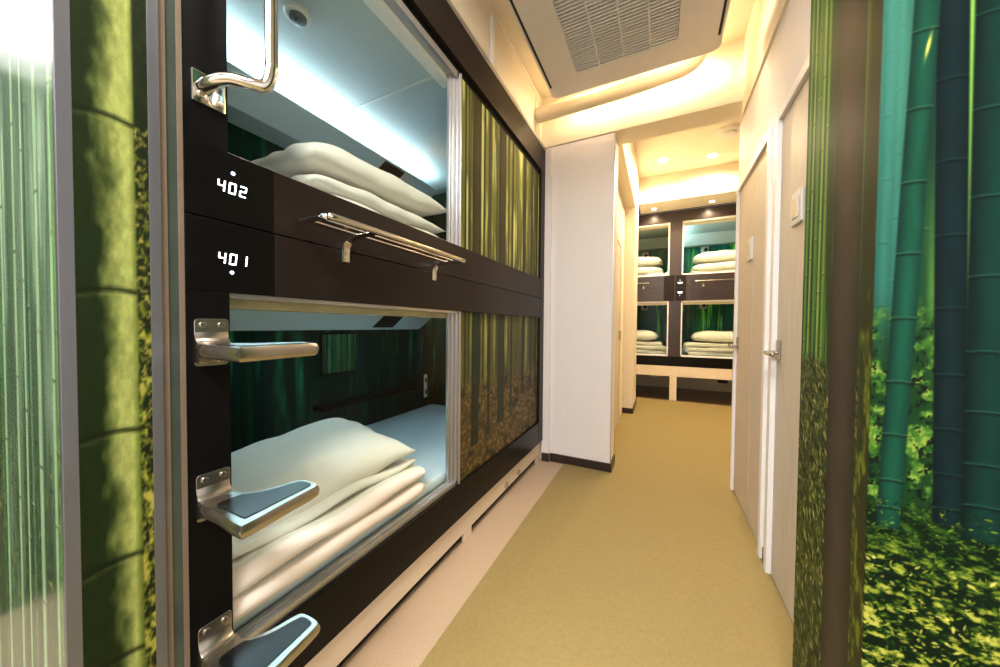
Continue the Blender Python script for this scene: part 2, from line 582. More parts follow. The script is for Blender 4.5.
# carpet (woven vinyl mat) over corridor, lobby and hall
c = MB()
c.box(-0.68, 1.6, -2.6, 2.59, 0.0, 0.004).box(-0.33, 1.85, 2.59, 5.55, 0.0, 0.004).box(-0.43, -0.33, 2.80, 4.47, 0, 0.004).box(-0.385, -0.33, 5.1, 5.55, 0, .004)
tag(c.build('woven_carpet', 'carpet'), 'olive gold woven carpet covering the corridor and the hall floor', 'carpet', kind='structure')
tag(box('threshold_strip', 'tan', (-0.385, 1.85, 5.545, 5.56, 0.0, 0.007)), 'thin pale edging strip where the carpet ends under the far bunks', 'trim', kind='structure')

# right wall with two doors
XR = 0.455
r = MB()
r.box(XR, 0.60, 1.845, 1.955, 0, 2.055).box(XR, 0.60, 1.0, 2.72, 2.055, 2.46).box(XR, 0.60, 2.685, 2.72, 0, 2.055).box(XR, .6, 1.0, 1.04, 0, 2.055)
struct(r.build('wall_right', 'white'))
struct(box('wall_right_upper', 'cream', (XR - 0.012, 0.62, 0.95, 2.59, 2.46, CE)))
struct(box('wall_right_behind', 'white', (0.60, 0.66, 1.0, 2.72, 0, 2.46)))
struct(MB().box(XR - .008, XR, 1.885, 1.925, 0, 0.068).box(XR - .008, XR, 2.700, 2.722, 0, 0.068).build('baseboard_right', 'base', None, 0.001))
# near door
d1 = struct(box('door_1', 'door', (XR + 0.003, XR + 0.04, 1.05, 1.832, 0.008, 2.0), None, 0.002))
f = MB().box(XR - 0.016, XR + 0.04, 1.832, 1.872, 0, 2.05).box(XR - 0.012, XR + 0.04, 1.0, 1.832, 2.003, 2.045)
f.build('door_frame', 'trim', d1, 0.003)
# far door: leaf, narrow side panel
d2 = struct(MB().box(XR + 0.003, XR + 0.04, 2.285, 2.672, 0.008, 2.0).box(XR + 0.003, XR + 0.04, 1.978, 2.279, 0.008, 2.0).build('door_2', 'door', None, 0.0015))
f = MB().box(XR - 0.016, XR + 0.04, 1.938, 1.978, 0, 2.075).box(XR - 0.012, XR + 0.04, 1.978, 2.68, 2.003, 2.045).box(XR - 0.014, XR + 0.04, 2.674, 2.70, 0, 2.05)
f.build('door_frame', 'trim', d2, 0.003)
box('groove_strip', 'alud', (XR + 0.004, XR + 0.02, 2.279, 2.285, 0.01, 2.0), d2)


def lever(parent, y, z, ln):
    m = MB().box(XR - 0.006, XR + 0.004, y - 0.022, y + 0.022, z - 0.03, z + 0.055)
    m.build('handle_plate', 'steel', parent, 0.003)
    t = MB().tube(curve_pts([(XR, y, z), (XR - 0.035, y, z), (XR - 0.048, y - 0.02, z), (XR - 0.048, y - ln, z - 0.002)], 5), 0.009)
    t.build('door_handle', 'steel', parent, 0, True)


lever(d1, 1.79, 0.995, 0.115)
lever(d2, 2.635, 0.985, 0.11)
for d, y, z in ((d1, 1.615, 1.555), (d2, 2.345, 1.55)):
    p = MB().box(XR - 0.006, XR + 0.004, y - 0.05, y + 0.05, z - 0.062, z + 0.062).build('indicator_plate', 'plastic', d, 0.003)
    MB().box(XR - 0.0085, XR - 0.005, y - 0.030, y + 0.030, z - 0.038, z + 0.038).build('indicator_window', 'alu', p, 0.001)

# bamboo-clad wall end on the right
MX, MY = 0.34, 0.819
struct(box('wall_right_end', 'white', (MX + 0.005, 1.7, MY + 0.005, 1.0, 0, CE)))
struct(box('wall_right_return', 'white', (MX + 0.005, 0.60, 0.99, 1.149, 0, CE)))


# mural on the wall facing the lobby (s from the corner to the right, t = height)
def mural_front(s, t):
    col = forest(s, t, 0.9, 2.9, 11, (0.05, 0.16, 0.09), (0.06, 0.30, 0.27), (0.26, 0.46, 0.16), (0.06, 0.24, 0.19), 16, (0.012, 0.03), width=1.3, fade=(.25, .6))
    col = mixc(col, (0.12, 0.34, 0.30), np.clip((0.045 - s) / 0.03, 0, 1) * np.clip((t - 1.05) * 8, 0, .8))
    for a, w2 in ((0.008, .016), (.022, .012)):
        col = paint_stalk(col, s, t, a, a + .004, 1.02, 2.9, w2, (0.13, 0.36, 0.33), (0.05, 0.2, 0.2), [1.12 + .11 * j + a * 3 for j in range(16)], (0.22, 0.46, 0.42), 0.2, .5, 0.35)
    col = mixc(col, (0.34, 0.60, 0.52), np.clip((t - 1.0) * .9, 0, .5) * np.exp(-((s - .02) / .03) ** 2))
    col = mixc(col, (0.52, 0.74, 0.30), np.exp(-((s - 0.104 - (1.3 - t) * 0.012) / (0.006 + .006 * np.clip(t - 1.2, 0, .5))) ** 2) * np.clip((t - 1.05) * 5, 0, .95))
    col = mixc(col, (0.40, 0.62, 0.24), np.exp(-((s - 0.066 - (1.3 - t) * 0.03) / 0.008) ** 2) * np.clip((1.40 - t) * 4, 0, 1) * .6)
    # undergrowth glowing between the stalks
    u = np.clip((1.16 - t) * 7, 0, 1)
    col = mixc(col, (0.07, 0.20, 0.08), u * .9)
    n1, n2 = fbm(s * 75, t * 62, 21, 4), fbm(s * 150 + 4, t * 130, 27, 3)
    col = mixc(col, (0.20, 0.38, 0.12), (n1 - .47) * 8 * u)
    col = mixc(col, (0.50, 0.60, 0.24), (n1 - .56) * 9 * u * np.clip((n2 - .3) * 3, 0, 1))
    col = mixc(col, (0.02, 0.08, 0.04), (n2 - .58) * 8 * u)
    # leaf litter in the foreground
    k = np.clip((0.80 - t + .03 * (fbm(s * 30, t * 9, 5) - .5)) / .03, 0, 1)[..., None]
    n3 = fbm(s * 60 + t * 20, t * 120, 14, 4)
    base = mixc(np.ones(s.shape + (3,)) * np.array((0.02, 0.09, 0.035)), (0.10, 0.24, 0.06), (n3 - .48) * 6)
    base = mixc(base, (0.44, 0.50, 0.14), (n3 - .53) * 9 * np.clip((.78 - t) * 6, .1, 1))
    base = mixc(base, (0.68, 0.68, 0.30), (n3 - .63) * 12 * np.clip((.74 - t) * 6, 0, 1))
    col = col * (1 - k) + base * k
    L = [(0.10, 0.24, 0.08), (0.22, 0.34, 0.08), (0.38, 0.46, 0.12), (0.58, 0.60, 0.20), (0.72, 0.70, 0.34), (0.04, 0.13, 0.05), (0.03, 0.10, 0.04)]
    for r0, r1, n, q in ((0.0, 0.17, 900, 1), (0.17, 1.25, 2600, 2)):
        col = leaves(col, s, t, (r0, r1, 0.64, 0.80), int(n * .5), (.002, .006), (.001, .0024), (-0.1, .8), L[:3] + L[5:], 15 + q, .85)
        col = leaves(col, s, t, (r0, r1, 0.30, 0.70), n, (.003, .009), (.0012, .0036), (-0.1, .7), L, 25 + q, .9)
    T = (0.06, 0.28, 0.21)
    E_ = (0.005, 0.05, 0.05)
    nc = (0.24, 0.42, 0.32)
    A = [1.605 + .12 * i for i in range(1, 11)] + [1.605, 1.476, 1.353, 1.232, 1.121, 1.01, 0.917, 0.836, 0.787]
    A2 = [1.515 + .135 * i for i in range(1, 10)] + [1.515, 1.381, 1.258, 1.137, 1.026, 0.935, 0.859, 0.801]
    A3 = [1.606 + .145 * i for i in range(1, 9)] + [1.606, 1.456, 1.316, 1.188, 1.066, 0.968, 0.882, 0.814]
    col = paint_stalk(col, s, t, 0.098, 0.081, 0.765, 1.64, 0.040, (0.02, 0.115, 0.125), (0.0, 0.03, 0.04), A2, (0.10, 0.24, 0.21), 0.1, .16)
    col = paint_stalk(col, s, t, 0.134, 0.127, 0.75, 1.64, 0.048, (0.03, 0.18, 0.15), (0.0, 0.04, 0.045), A3, (0.16, 0.36, 0.30), 0.25, .16)
    col = paint_stalk(col, s, t, 0.026, 0.052, 0.745, 1.64, 0.034, T, E_, A, nc, 0.1, .2)
    for q, (a, w2) in enumerate(((0.19, .05), (0.26, .06), (0.36, .045), (0.45, .06), (0.58, .055), (0.70, .06), (0.86, .05), (1.0, .06), (1.15, .05))):
        col = paint_stalk(col, s, t, a, a + .015, 0.70, 2.9, w2, T, E_, [0.8 + .03 * (q % 4) + .13 * i for i in range(17)], nc, 0.2, .12)
    col = mixc(col, (0.80, 0.78, 0.35), np.exp(-((s - 0.054 - (t - 1.57) * 0.15) / 0.0022) ** 2 - ((t - 1.575) / 0.018) ** 2) * 1.2)
    k = np.clip((.82 - t) / .02, 0, 1) * np.clip((t - .73) / .01, 0, 1)
    return leaves(col, s, t, (0, .17, .735, .80), 160, (.002, .007), (.001, .0026), (-0.15, .8), L[:3] + L[5:], 44, .85)


o = panel('bamboo_mural', (MX, MY, 0.0), (1, 0, 0), 1.255, CE, np.concatenate([np.linspace(0, .17, 190), np.linspace(.175, 1.255, 150)]),
          np.concatenate([np.linspace(0, .42, 60), np.linspace(.424, 1.74, 640), np.linspace(1.75, CE, 130)]), mural_front, 'print', th=0.004)
tag(o, 'large print of dark teal bamboo stalks at the right edge, facing the viewer', 'mural')


def mural_side(s, t):   # s = 0 at the near corner, grows into the corridor
    col = np.ones(s.shape + (3,)) * np.array((0.13, 0.22, 0.09))
    k = fbm(s * 70, t * 2.5, 4, 4)
    col = mixc(col, (0.30, 0.42, 0.17), (k - .48) * 6)
    for i, (a, w2, c3) in enumerate(((0.30, .018, (0.34, 0.56, 0.22)), (0.275, .014, (0.50, 0.68, 0.30)), (0.247, .020, (0.30, 0.50, 0.20)), (0.222, .016, (0.52, 0.68, 0.30)), (0.198, .018, (0.40, 0.58, 0.22)))):
        col = paint_stalk(col, s, t, a + .012, a, 0.8, 2.9, w2, c3, (0.14, 0.24, 0.08), [0.9 + .04 * i + .17 * j for j in range(13)], (0.66, 0.78, 0.40), 0.1, .3)
    gtop = 1.03
    col = ground(col, s, t, gtop, 0.06, (0.12, 0.18, 0.07), (0.22, 0.28, 0.11), (0.34, 0.36, 0.16), 40, 90, 41, 0.9)
    L = [(0.20, 0.28, 0.10), (0.38, 0.42, 0.18), (0.56, 0.57, 0.30), (0.72, 0.70, 0.42), (0.08, 0.14, 0.06), (0.06, 0.11, 0.05)]
    col = leaves(col, s, t, (0.0, .33, 0.0, 1.03), 3000, (.005, .015), (.0018, .004), (1.1, .6), L, 71, .8)
    col = paint_stalk(col, s, t, 0.105, 0.105, -.1, 2.9, 0.120, (0.27, 0.235, 0.185), (0.12, 0.115, 0.085), [], (0.4, .4, .3), 0.0, .08)
    edge = np.clip((0.045 - s) / 0.015, 0, 1)
    g2 = fbm(s * 60, t * 22, 9, 4)
    col2 = mixc(np.ones(s.shape + (3,)) * np.array((0.18, 0.19, 0.09)), (0.42, 0.46, 0.12), (g2 - .5) * 6 * np.clip((1.25 - t) * 3, 0, 1))
    return col * (1 - edge[..., None]) + col2 * edge[..., None]


o = panel('bamboo_mural', (MX, MY + .0042, 0.0), (0, 1, 0), 0.3275, CE, 180, 720, mural_side, 'print', th=-0.004)
tag(o, 'narrow bamboo print with a dark brown trunk, beside the near right door', 'mural')


# bamboo sheet on the end wall of the capsule block, far left
def mural_left(s, t):   # s = 0 at the corner, grows to the left
    col = forest(s, t, 0.3, 2.9, 3, (0.16, 0.24, 0.14), (0.44, 0.54, 0.48), (0.62, 0.72, 0.60), (0.30, 0.40, 0.28), 50, (0.010, 0.03), edge=(0.06, 0.11, 0.06), width=1.35, fade=(.05, .4))
    col = leaves(col, s, t, (0, 1.3, .2, .95), 3500, (.008, .02), (.002, .005), (.6, .8), [(0.2, .28, .12), (.34, .42, .18), (.48, .54, .26), (.1, .16, .08)], 81, .6, lambda a, b: max(0, (b - .6) / .4))
    for a, w2 in ((0.028, .022), (0.11, .03), (0.20, .018), (0.26, .026), (0.36, .03), (0.47, .02)):
        col = paint_stalk(col, s, t, a, a - .01, 0.2, 2.9, w2, (0.56, 0.68, 0.52), (0.14, 0.22, 0.15), [0.5 + a + .24 * j for j in range(10)], (0.6, 0.7, 0.5), 0.1, .2, .1)
    return col


o = panel('bamboo_mural', (-0.862, 0.163, 0.0), (-1, 0, 0), 1.33, CE, np.concatenate([np.linspace(0, .45, 200), np.linspace(.455, 1.33, 150)]), 560, mural_left, 'printg', th=-0.004)
tag(o, 'pale glossy bamboo print with glare at the far left edge of the photo', 'mural')

# strip with one big stalk between two metal trims, plus the strips beside it
t = empty('stalk_print_panel', (-0.858, 0.163, 0))
tag(t, 'vertical panel with one big yellow green bamboo stalk between metal strips', 'wall panel')


def mural_stalk(s, t):   # s 0..0.087
    col = np.ones(s.shape + (3,)) * np.array((0.08, 0.12, 0.05))
    col = leaves(col, s, t, (.06, .09, 0.1, 1.45), 700, (.004, .010), (.0015, .004), (1.2, .7), [(0.42, .42, .18), (.58, .54, .26), (.3, .34, .12)], 91, .8)
    k = fbm(s * 110, t * 60, 6, 4)
    col = mixc(col, (0.50, 0.54, 0.15), (k - .47) * 6 * np.clip((1.30 - t) * 3, 0.05, 1))
    col = mixc(col, (0.66, 0.62, 0.30), (k - .6) * 9 * np.clip((1.25 - t) * 3, 0, 1))
    w2 = 0.072
    q = s / w2
    b = mixc(np.ones(s.shape + (3,)) * np.array((0.09, 0.14, 0.04)), (0.60, 0.64, 0.35), (q - np.clip(0.40 - .14 * (t - .5), .15, .5) - 0.5 * (fbm(s * 45, t * 16, 2) - .5)) * 2.6)
    b = mixc(b, (0.34, 0.40, 0.14), (q - .86) * 8)
    b = b * (0.85 + 0.3 * fbm(s * 160, t * 60, 8, 3))[..., None]
    for n in (0.30, 0.50, 0.677, 0.905, 1.153, 1.449, 1.76, 2.08, 2.4):
        d = t - n - 0.006 * np.sin(q * 3)
        b = mixc(b, (0.05, 0.08, 0.02), np.exp(-(d / 0.0045) ** 2) * .9)
        b = mixc(b, (0.72, 0.76, 0.45), np.exp(-((d + 0.009) / 0.003) ** 2) * .15)
    ins = np.clip((w2 + 0.004 * (t - 1.1) * -1 - s) / 0.004, 0, 1)[..., None]
    return col * (1 - ins) + b * ins


panel('printed_sheet', (0.0, 0.0175, 0.0), (0, 1, 0), 0.087, CE, 60, 620, mural_stalk, 'printm', t, th=-0.004)
MB().box(-0.006, 0.004, 0.0, 0.0175, 0, CE).build('metal_strip', 'alud', t, 0.001)
MB().box(-0.006, 0.004, 0.104, 0.121, 0, CE).build('metal_strip', 'alud', t, 0.001)
tag(MB().box(-0.006, 0.000, 0.121, 0.131, 0, CE).box(-0.006, 0.001, 0.147, 0.155, 0, CE).build('edge_strip', 'tan', t), 'matte tan edge strip')
tag(MB().box(-0.006, -0.002, 0.131, 0.147, 0, CE).build('glass_edge', 'tglass', t), 'dark green glassy strip')
struct(box('wall_left_core', 'void', (-1.2, -0.866, 0.30, 0.316, 0, 2.515)))


# ================================================================== CAPSULES
SEG = {'0': 'abcdef', '1': 'bc', '2': 'abged', '3': 'abcdg', '4': 'fgbc'}


def digits(text, a, z, h, parent, d=-0.0012):
    """seven segment numerals on the face d; returns one mesh"""
    m = MB()
    w = h * 0.56
    th = h * 0.105
    g = h * 0.04
    for i, ch in enumerate(text):
        x0 = a + i * w * 1.50
        sk = 0.10

        def quad(xa, xb, za, zb):
            n = len(m.v)
            P = [(xa, za), (xb, za), (xb, zb), (xa, zb)]
            P = [(x + sk * (zz - z), zz) for x, zz in P]
            m.prism(P, 1, d, d + 0.001)
        H = z + h
        mid = z + h / 2
        for s_ in SEG[ch]:
            if s_ == 'a': quad(x0 + g, x0 + w - g, H - th, H)
            if s_ == 'd': quad(x0 + g, x0 + w - g, z, z + th)
            if s_ == 'g': quad(x0 + g, x0 + w - g, mid - th / 2, mid + th / 2)
            if s_ == 'f': quad(x0, x0 + th, mid + g, H - g)
            if s_ == 'b': quad(x0 + w - th, x0 + w, mid + g, H - g)
            if s_ == 'e': quad(x0, x0 + th, z + g, mid - g)
            if s_ == 'c': quad(x0 + w - th, x0 + w, z + g, mid - g)
    return m.build('digits', 'digit', parent)


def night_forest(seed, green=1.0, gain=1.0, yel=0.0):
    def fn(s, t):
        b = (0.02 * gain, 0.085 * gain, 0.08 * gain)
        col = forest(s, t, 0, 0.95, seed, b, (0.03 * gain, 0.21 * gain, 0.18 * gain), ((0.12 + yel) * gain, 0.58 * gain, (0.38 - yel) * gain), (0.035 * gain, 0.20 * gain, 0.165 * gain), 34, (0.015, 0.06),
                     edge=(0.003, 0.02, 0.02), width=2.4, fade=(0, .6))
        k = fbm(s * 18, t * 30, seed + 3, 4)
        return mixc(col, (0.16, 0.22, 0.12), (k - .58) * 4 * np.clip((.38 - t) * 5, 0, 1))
    return fn


def day_forest(part):
    def fn(s, t):      # part 0 = lower half (forest floor), 1 = upper half; one image 1.95 m tall
        T = t + (0.0 if part == 0 else 1.14)
        n1 = fbm(s * 26, T * 3.0, 77, 4)
        f = np.clip((T - .5) / 1.2, 0, 1)
        col = mixc(np.ones(s.shape + (3,)) * np.array((0.30, 0.31, 0.17)), (0.50, 0.52, 0.26), f * .8)
        col = mixc(col, (0.78, 0.80, 0.50), (n1 - .50) * 5 * (.25 + .75 * f))
        rr = random.Random(8)
        for i in range(52):
            a, w2, g = rr.uniform(-.02, 1.16), rr.uniform(.006, .02), rr.uniform(.6, 1.25)
            col = paint_stalk(col, s, T, a, a + rr.uniform(-.02, .02), rr.uniform(.38, .52), 2.1, w2, (0.24 * g, 0.27 * g, 0.13 * g), (0.10, 0.11, 0.06), [], (0, 0, 0), rr.uniform(-.4, .4), .3, .15)
        n2, n3 = fbm(s * 50, T * 70, 55, 5), fbm(s * 12, T * 22, 58, 3)
        gr = mixc(np.ones(s.shape + (3,)) * np.array((0.28, 0.235, 0.14)), (0.44, 0.37, 0.21), (n2 - .36) * 3.0)
        gr = mixc(gr, (0.52, 0.45, 0.27), (n2 - .58) * 4)
        gr = mixc(gr, (0.14, 0.14, 0.09), (n3 - .55) * 3.5)
        k = np.clip((0.50 - T + .08 * (n3 - .5)) / .10, 0, 1)[..., None]
        col = col * (1 - k) + gr * k
        for a, w2, c3 in ((0.16, 0.085, (0.36, 0.32, 0.18)), (0.47, 0.10, (0.34, 0.30, 0.18)), (0.62, .03, (0.30, 0.30, 0.15)), (0.82, 0.05, (0.32, 0.28, 0.16)), (0.98, .035, (0.38, 0.34, 0.2)), (1.08, .03, (.3, .27, .15)), (0.31, .035, (.42, .44, .2))):
            low = (0.16, 0.19, 0.14) if part == 0 else tuple(x * .75 for x in c3)
            col = paint_stalk(col, s, T, a, a + .015, 0.10 + .25 * ((a * 7) % 1), 2.1, w2, low, (0.12, 0.13, 0.09), [0.45 + .22 * j + .1 * a for j in range(9)],
                              (0.42, 0.40, 0.25), 0.1, .2, 0.0, 0.0, .35)
        return col
    return fn


def capsule(label, loc, rz, A, Zr, opn, prt, text, num, cfg):
    """A = (a0,a1) extent along the facade; Zr = (z0,z1); opn = opening (a0,a1,z0,z1); prt = print strip (a0,a1) or None"""
    t = empty('sleeping_capsule', loc, rz)
    tag(t, label, 'sleeping capsule', cfg.get('group'))
    a0, a1 = A
    z0, z1 = Zr
    oa0, oa1, oz0, oz1 = opn
    T = 0.035
    g = 0.0015
    # posts
    for (p0, p1) in cfg['posts']:
        box('post', 'post' if not cfg.get('far') else 'dark_lit', (p0, p1, 0.0005, T, oz0, oz1), t, 0.001)
    na0, na1 = num
    e = cfg.get('endcap')
    la1 = e if e else a1
    # rails (the half of the band that belongs to this capsule, and the opposite rail)
    if cfg['up']:
        bandz = (z0 + g, oz0)
        rail = (oz1 + cfg.get('rev', 0), z1)
    else:
        bandz = (oz1, z1 - g)
        rail = (z0, oz0)
    bd = MB()
    if na0 - 0.0005 > a0: bd.box(a0, na0 - 0.0005, 0, T, *bandz)
    bd.box(na1 + 0.0005, la1, 0, T, *bandz)
    bd.build('band_rail', 'dark' if not cfg.get('far') else 'dark_lit', t, 0.0012)
    rl = box('top_fascia' if cfg['up'] else 'bottom_rail', ('dark_lit' if cfg.get('far') else 'dark') if cfg['up'] else 'black', (a0, la1 if not cfg['up'] else la1, -0.002 if cfg['up'] else 0, T, *rail), t, 0.002)
    if cfg['up'] and cfg.get('rev'):
        box('reveal_strip', 'post', (a0, la1, 0.018, T, oz1, oz1 + cfg['rev']), t)
    if e:
        box('end_post', 'dark', (e + 0.002, a1, -0.001, T + .02, z0 + g, z1 - (0 if cfg['up'] else g)), t, 0.002)
    # number display
    nd = box('number_display', 'black' if not cfg.get('far') else 'dark', (na0, na1, -0.0005, T, *bandz), t, 0.0012)
    if text:
        zc = cfg['digz']
        digits(text, cfg['diga'], zc, cfg['digh'], nd)
        MB().disc((cfg['inda'], cfg['indz']), cfg['digh'] * 0.16, 1, -0.0015, 0.0).build('indicator_light', 'ind', nd)
    # aluminium window frame with glass
    fw = cfg.get('fw', 0.064)
    ft = cfg.get('ft', 0.018)
    fb = cfg.get('fb', 0.02)
    fl = cfg.get('fl', 0.004)
    fm = MB()
    if fw > .03:
        fm.box(oa1 - fw, oa1 - fw + .010, 0.030, 0.046, oz0, oz1)
        fm.box(oa1 - fw + .013, oa1 - fw * .48, 0.022, 0.045, oz0, oz1)
        fm.box(oa1 - fw * .44, oa1 - .012, 0.012, 0.045, oz0, oz1)
        fm.box(oa1 - .010, oa1, 0.004, 0.05, oz0, oz1)
    else:
        fm.box(oa1 - fw, oa1, 0.01, 0.06, oz0, oz1)
    fm.box(oa0, oa0 + fl, 0.012, 0.05, oz0, oz1)
    gb = oz0 + fb
    fm.box(oa0, oa1 - .01, 0.012, 0.030, oz0, gb - .006).box(oa0, oa1 - .03, 0.030, 0.045, oz0, gb)
    fm.box(oa0, oa1, 0.012, 0.06, oz1 - ft, oz1)
    wf = fm.build('window_frame', 'alu' if not cfg.get('far') else 'trim', t, 0.0012)
    MB().box(oa0 + fl, oa1 - fw, 0.036, 0.040, gb, oz1 - ft).build('glass_pane', 'glass', wf)
    hz = cfg.get('head', 0.08)
    box('header', cfg.get('headm', 'header'), (oa0, oa1 - fw * .3, 0.05, 0.10, oz1 - hz, oz1 + .0), t, 0.002)
    if prt:
        panel('printed_panel', (prt[0], 0.018, oz0), (1, 0, 0), prt[1] - prt[0], oz1 - oz0, 330, 420, day_forest(1 if cfg['up'] else 0), 'printm', t, th=0.004)
    # shell
    i0, i1 = cfg['inn']
    D = cfg.get('depth', 1.0)
    zf, zc = cfg['zf'], cfg['zc']
    sh = MB()
    sh.box(i0 - .02, i1 + .02, 0.036, D + .02, zf - .03, zf)
    sh.box(i0 - .02, i1 + .02, 0.036, D + .02, zc, zc + .03)
    if oz1 < zc: sh.box(i0 - .02, i1 + .02, 0.086, 0.10, oz1 + .001, zc)
    sh.box(i0 - .02, i0, 0.036, D + .02, zf, zc)
    sh.box(i1, i1 + .02, 0.036, D + .02, zf, zc)
    sh.box(i0, i1, D + .005, D + .02, zf, zc)
    if prt: sh.box(oa1 + .0, i1, 0.036, 0.05, zf, zc)
    if oa0 > i0 + .05: sh.box(i0, oa0, 0.036, 0.05, zf, zc)
    sh.build('shell', 'shell', t)
    gr = cfg.get('green', 1.0)
    gn = cfg.get('gain', 1.0)
    panel('interior_print', (i0, D, zf), (1, 0, 0), i1 - i0, zc - zf, 300, 130, night_forest(cfg['seed'], gr, gn, cfg.get('yel', 0.0)), 'print', t, th=-.004)
    panel('interior_print', (i0 + .001, 0.06, zf), (0, 1, 0), D - .065, zc - zf, 120, 110, night_forest(cfg['seed'] + 1, gr, gn, cfg.get('yel', 0.0)), 'print', t, th=-.001)
    panel('interior_print', (i1 - .001, 0.06, zf), (0, 1, 0), D - .065, zc - zf, 120, 110, night_forest(cfg['seed'] + 2, gr, gn, cfg.get('yel', 0.0)), 'print', t, th=.001)
    # soffit with cove light along the back wall
    s1 = cfg.get('sofend', i1 - .32)
    d0 = D - .26
    dr_ = cfg.get('drop', .11)
    sf = MB()
    k = len(sf.v)
    lp = .105 if not cfg.get('far') else .004
    pr = [(d0, zc - lp), (d0 + .012, zc - lp + .01 * (lp > .05)), (d0 + .10, zc - lp), (D, zc - lp), (D, zc - lp - dr_), (d0 + .11, zc - lp - dr_)]
    n = len(pr)
    sf.v += [(i0 + .002, p[0], p[1]) for p in pr] + [(s1 + (.03 if p[1] > zc - lp - .01 else -.02), p[0], p[1]) for p in pr]
    sf.f += [tuple(range(n)), tuple(range(n, 2 * n))[::-1]] + [(i, (i + 1) % n, n + (i + 1) % n, n + i) for i in range(n)]
    so = sf.build('soffit', 'soffit', t, 0.001)
    if not cfg.get('far'):
        MB().box(i0 + .01, s1 - .02, d0 + .05, d0 + .10, zc - .104, zc - .085).build('cove_light', 'led' if cfg['up'] else 'ledlow', so)
    if cfg.get('vent'):
        v0, v1 = cfg['vent']
        vm = MB()
        # slanted black speaker grille on the soffit face
        def fp(a, k2, off):
            dd = d0 + (.11) * k2 + off * .7
            zz = zc - .105 - .11 * k2 - off * .7
            return (a, dd - off * 1.4, zz)
        P = [fp(v0 + .03, .08, .002), fp(v1 + .03, .08, .002), fp(v1, .86, .002), fp(v0, .86, .002)]
        Q = [(p[0], p[1] + .006, p[2] + .004) for p in P]
        vm.v += P + Q
        vm.f += [(0, 1, 2, 3), (7, 6, 5, 4), (0, 4, 5, 1), (1, 5, 6, 2), (2, 6, 7, 3), (3, 7, 4, 0)]
        vm.build('speaker_grille', 'post', so)
    MB().box(i0, i1, 0.10, D - .02, zc - .0, zc + .001)
    j = cfg.get('joint')
    if j:
        MB().box(j, j + .012, 0.10, d0 + .03, zc - .004, zc).build('ceiling_joint', 'plastic', t, 0.001)
    if cfg.get('mirror'):
        m0, m1, mz0, mz1 = cfg['mirror']
        fr = MB().box(m0 - .012, m1 + .012, D - .022, D - .008, mz0 - .012, mz1 + .012).build('mirror_frame', 'post', t, 0.002)
        panel('painted_reflection', (m0, D - .0235, mz0), (1, 0, 0), m1 - m0, mz1 - mz0, 60, 60, lambda s, t_: np.clip(forest(s, t_, 0, .3, 9, (0.22, 0.36, 0.22), (0.30, 0.56, 0.40), (0.5, 0.8, 0.6), (0.12, 0.3, 0.2), 12, (.01, .03), width=.3), 0, 1), 'print', fr, th=-.001)  # bamboo reflection in the mirror, painted on as a flat print
    if cfg.get('ledge'):
        l0, l1, lz = cfg['ledge']
        MB().box(l0, l1, D - .10, D, lz - .012, lz + .012).build('shelf', 'post', t, 0.003)
    if cfg.get('outlet'):
        oa, oz = cfg['outlet']
        om = MB().box(oa - .018, oa + .018, D - .012, D, oz - .10, oz + .10).build('outlet_plate', 'plastic', t, 0.002)
        for q in (-.05, .05):
            MB().box(oa - .010, oa + .010, D - .014, D - .011, oz + q - .02, oz + q + .02).build('socket', 'acg', om)
    if cfg.get('panelbox'):
        oa, oz = cfg['panelbox']
        om = MB().box(oa - .055, oa + .055, D - .03, D, oz - .06, oz + .06).build('control_panel', 'plastic', t, 0.004)
        MB().disc((oa + .015, oz), .028, 1, D - .04, D - .03).build('dial', 'post', om)
    return t


Y0 = 0.319
n_lo = capsule('lower sleeping capsule numbered 401 on the left, glass window with folded bedding inside', (-0.858, Y0, 0), math.pi / 2,
               (0, 2.271), (0.167, 1.323), (0.076, 1.021, 0.335, 1.17), (1.021, 2.156), '401', (0, 0.171),
               dict(up=False, posts=[(0, 0.076)], endcap=2.156, digz=1.231, diga=0.054, digh=0.0245, inda=0.080, indz=1.214,
                    inn=(0.012, 2.10), zf=0.345, zc=1.285, seed=21, vent=(1.25, 1.43), joint=None, sofend=1.75, mirror=(1.0, 1.24, 0.80, 1.04),
                    ledge=(0.95, 1.75, 0.60), outlet=(1.99, 0.57), head=0.034, fb=0.028, ft=.012))
n_up = capsule('upper sleeping capsule numbered 402 on the left, above the 401 capsule', (-0.858, Y0, 0), math.pi / 2,
               (0, 2.271), (1.323, 2.505), (0.076, 1.021, 1.475, 2.285), (1.021, 2.156), '402', (0, 0.171),
               dict(up=True, rev=0.035, posts=[(0, 0.076)], endcap=2.156, digz=1.387, diga=0.054, digh=0.0245, inda=0.084, indz=1.433,
                    inn=(0.012, 2.10), zf=1.40, zc=2.27, seed=31, vent=(1.25, 1.43), joint=0.95, sofend=1.80, head=0.05, headm='trim', fb=0.012, ft=0.03))
# white base board with slots, belongs to the lower capsule
sk = MB()
sk.box(0, 2.271, 0.020, 0.035, 0.050, 0.168)
for a in (0.0, 1.085, 2.16):
    sk.box(a, a + .075, 0.020, 0.035, 0.0, 0.05)
sk.build('base_board', 'skirt', n_lo, 0.002)
box('base_void', 'void', (0.0, 2.26, 0.05, 0.98, 0.001, 0.16), n_lo)  # block coloured dark to stand in for the shade behind the slots
for a in (1.58, 1.78):
    MB().tube(curve_pts([(a - .02, 0.017, .075), (a, 0.012, .10), (a + .02, 0.012, .085), (a + .01, 0.014, .06), (a - .012, .016, .055)], 5), 0.003, 8).build('cable_clip', 'alud', n_lo, 0, True)
# pale trim strip on top of the fascia
box('top_trim', 'alu', (0, 2.27, -0.004, 0.03, 2.506, 2.53), n_up, 0.002)


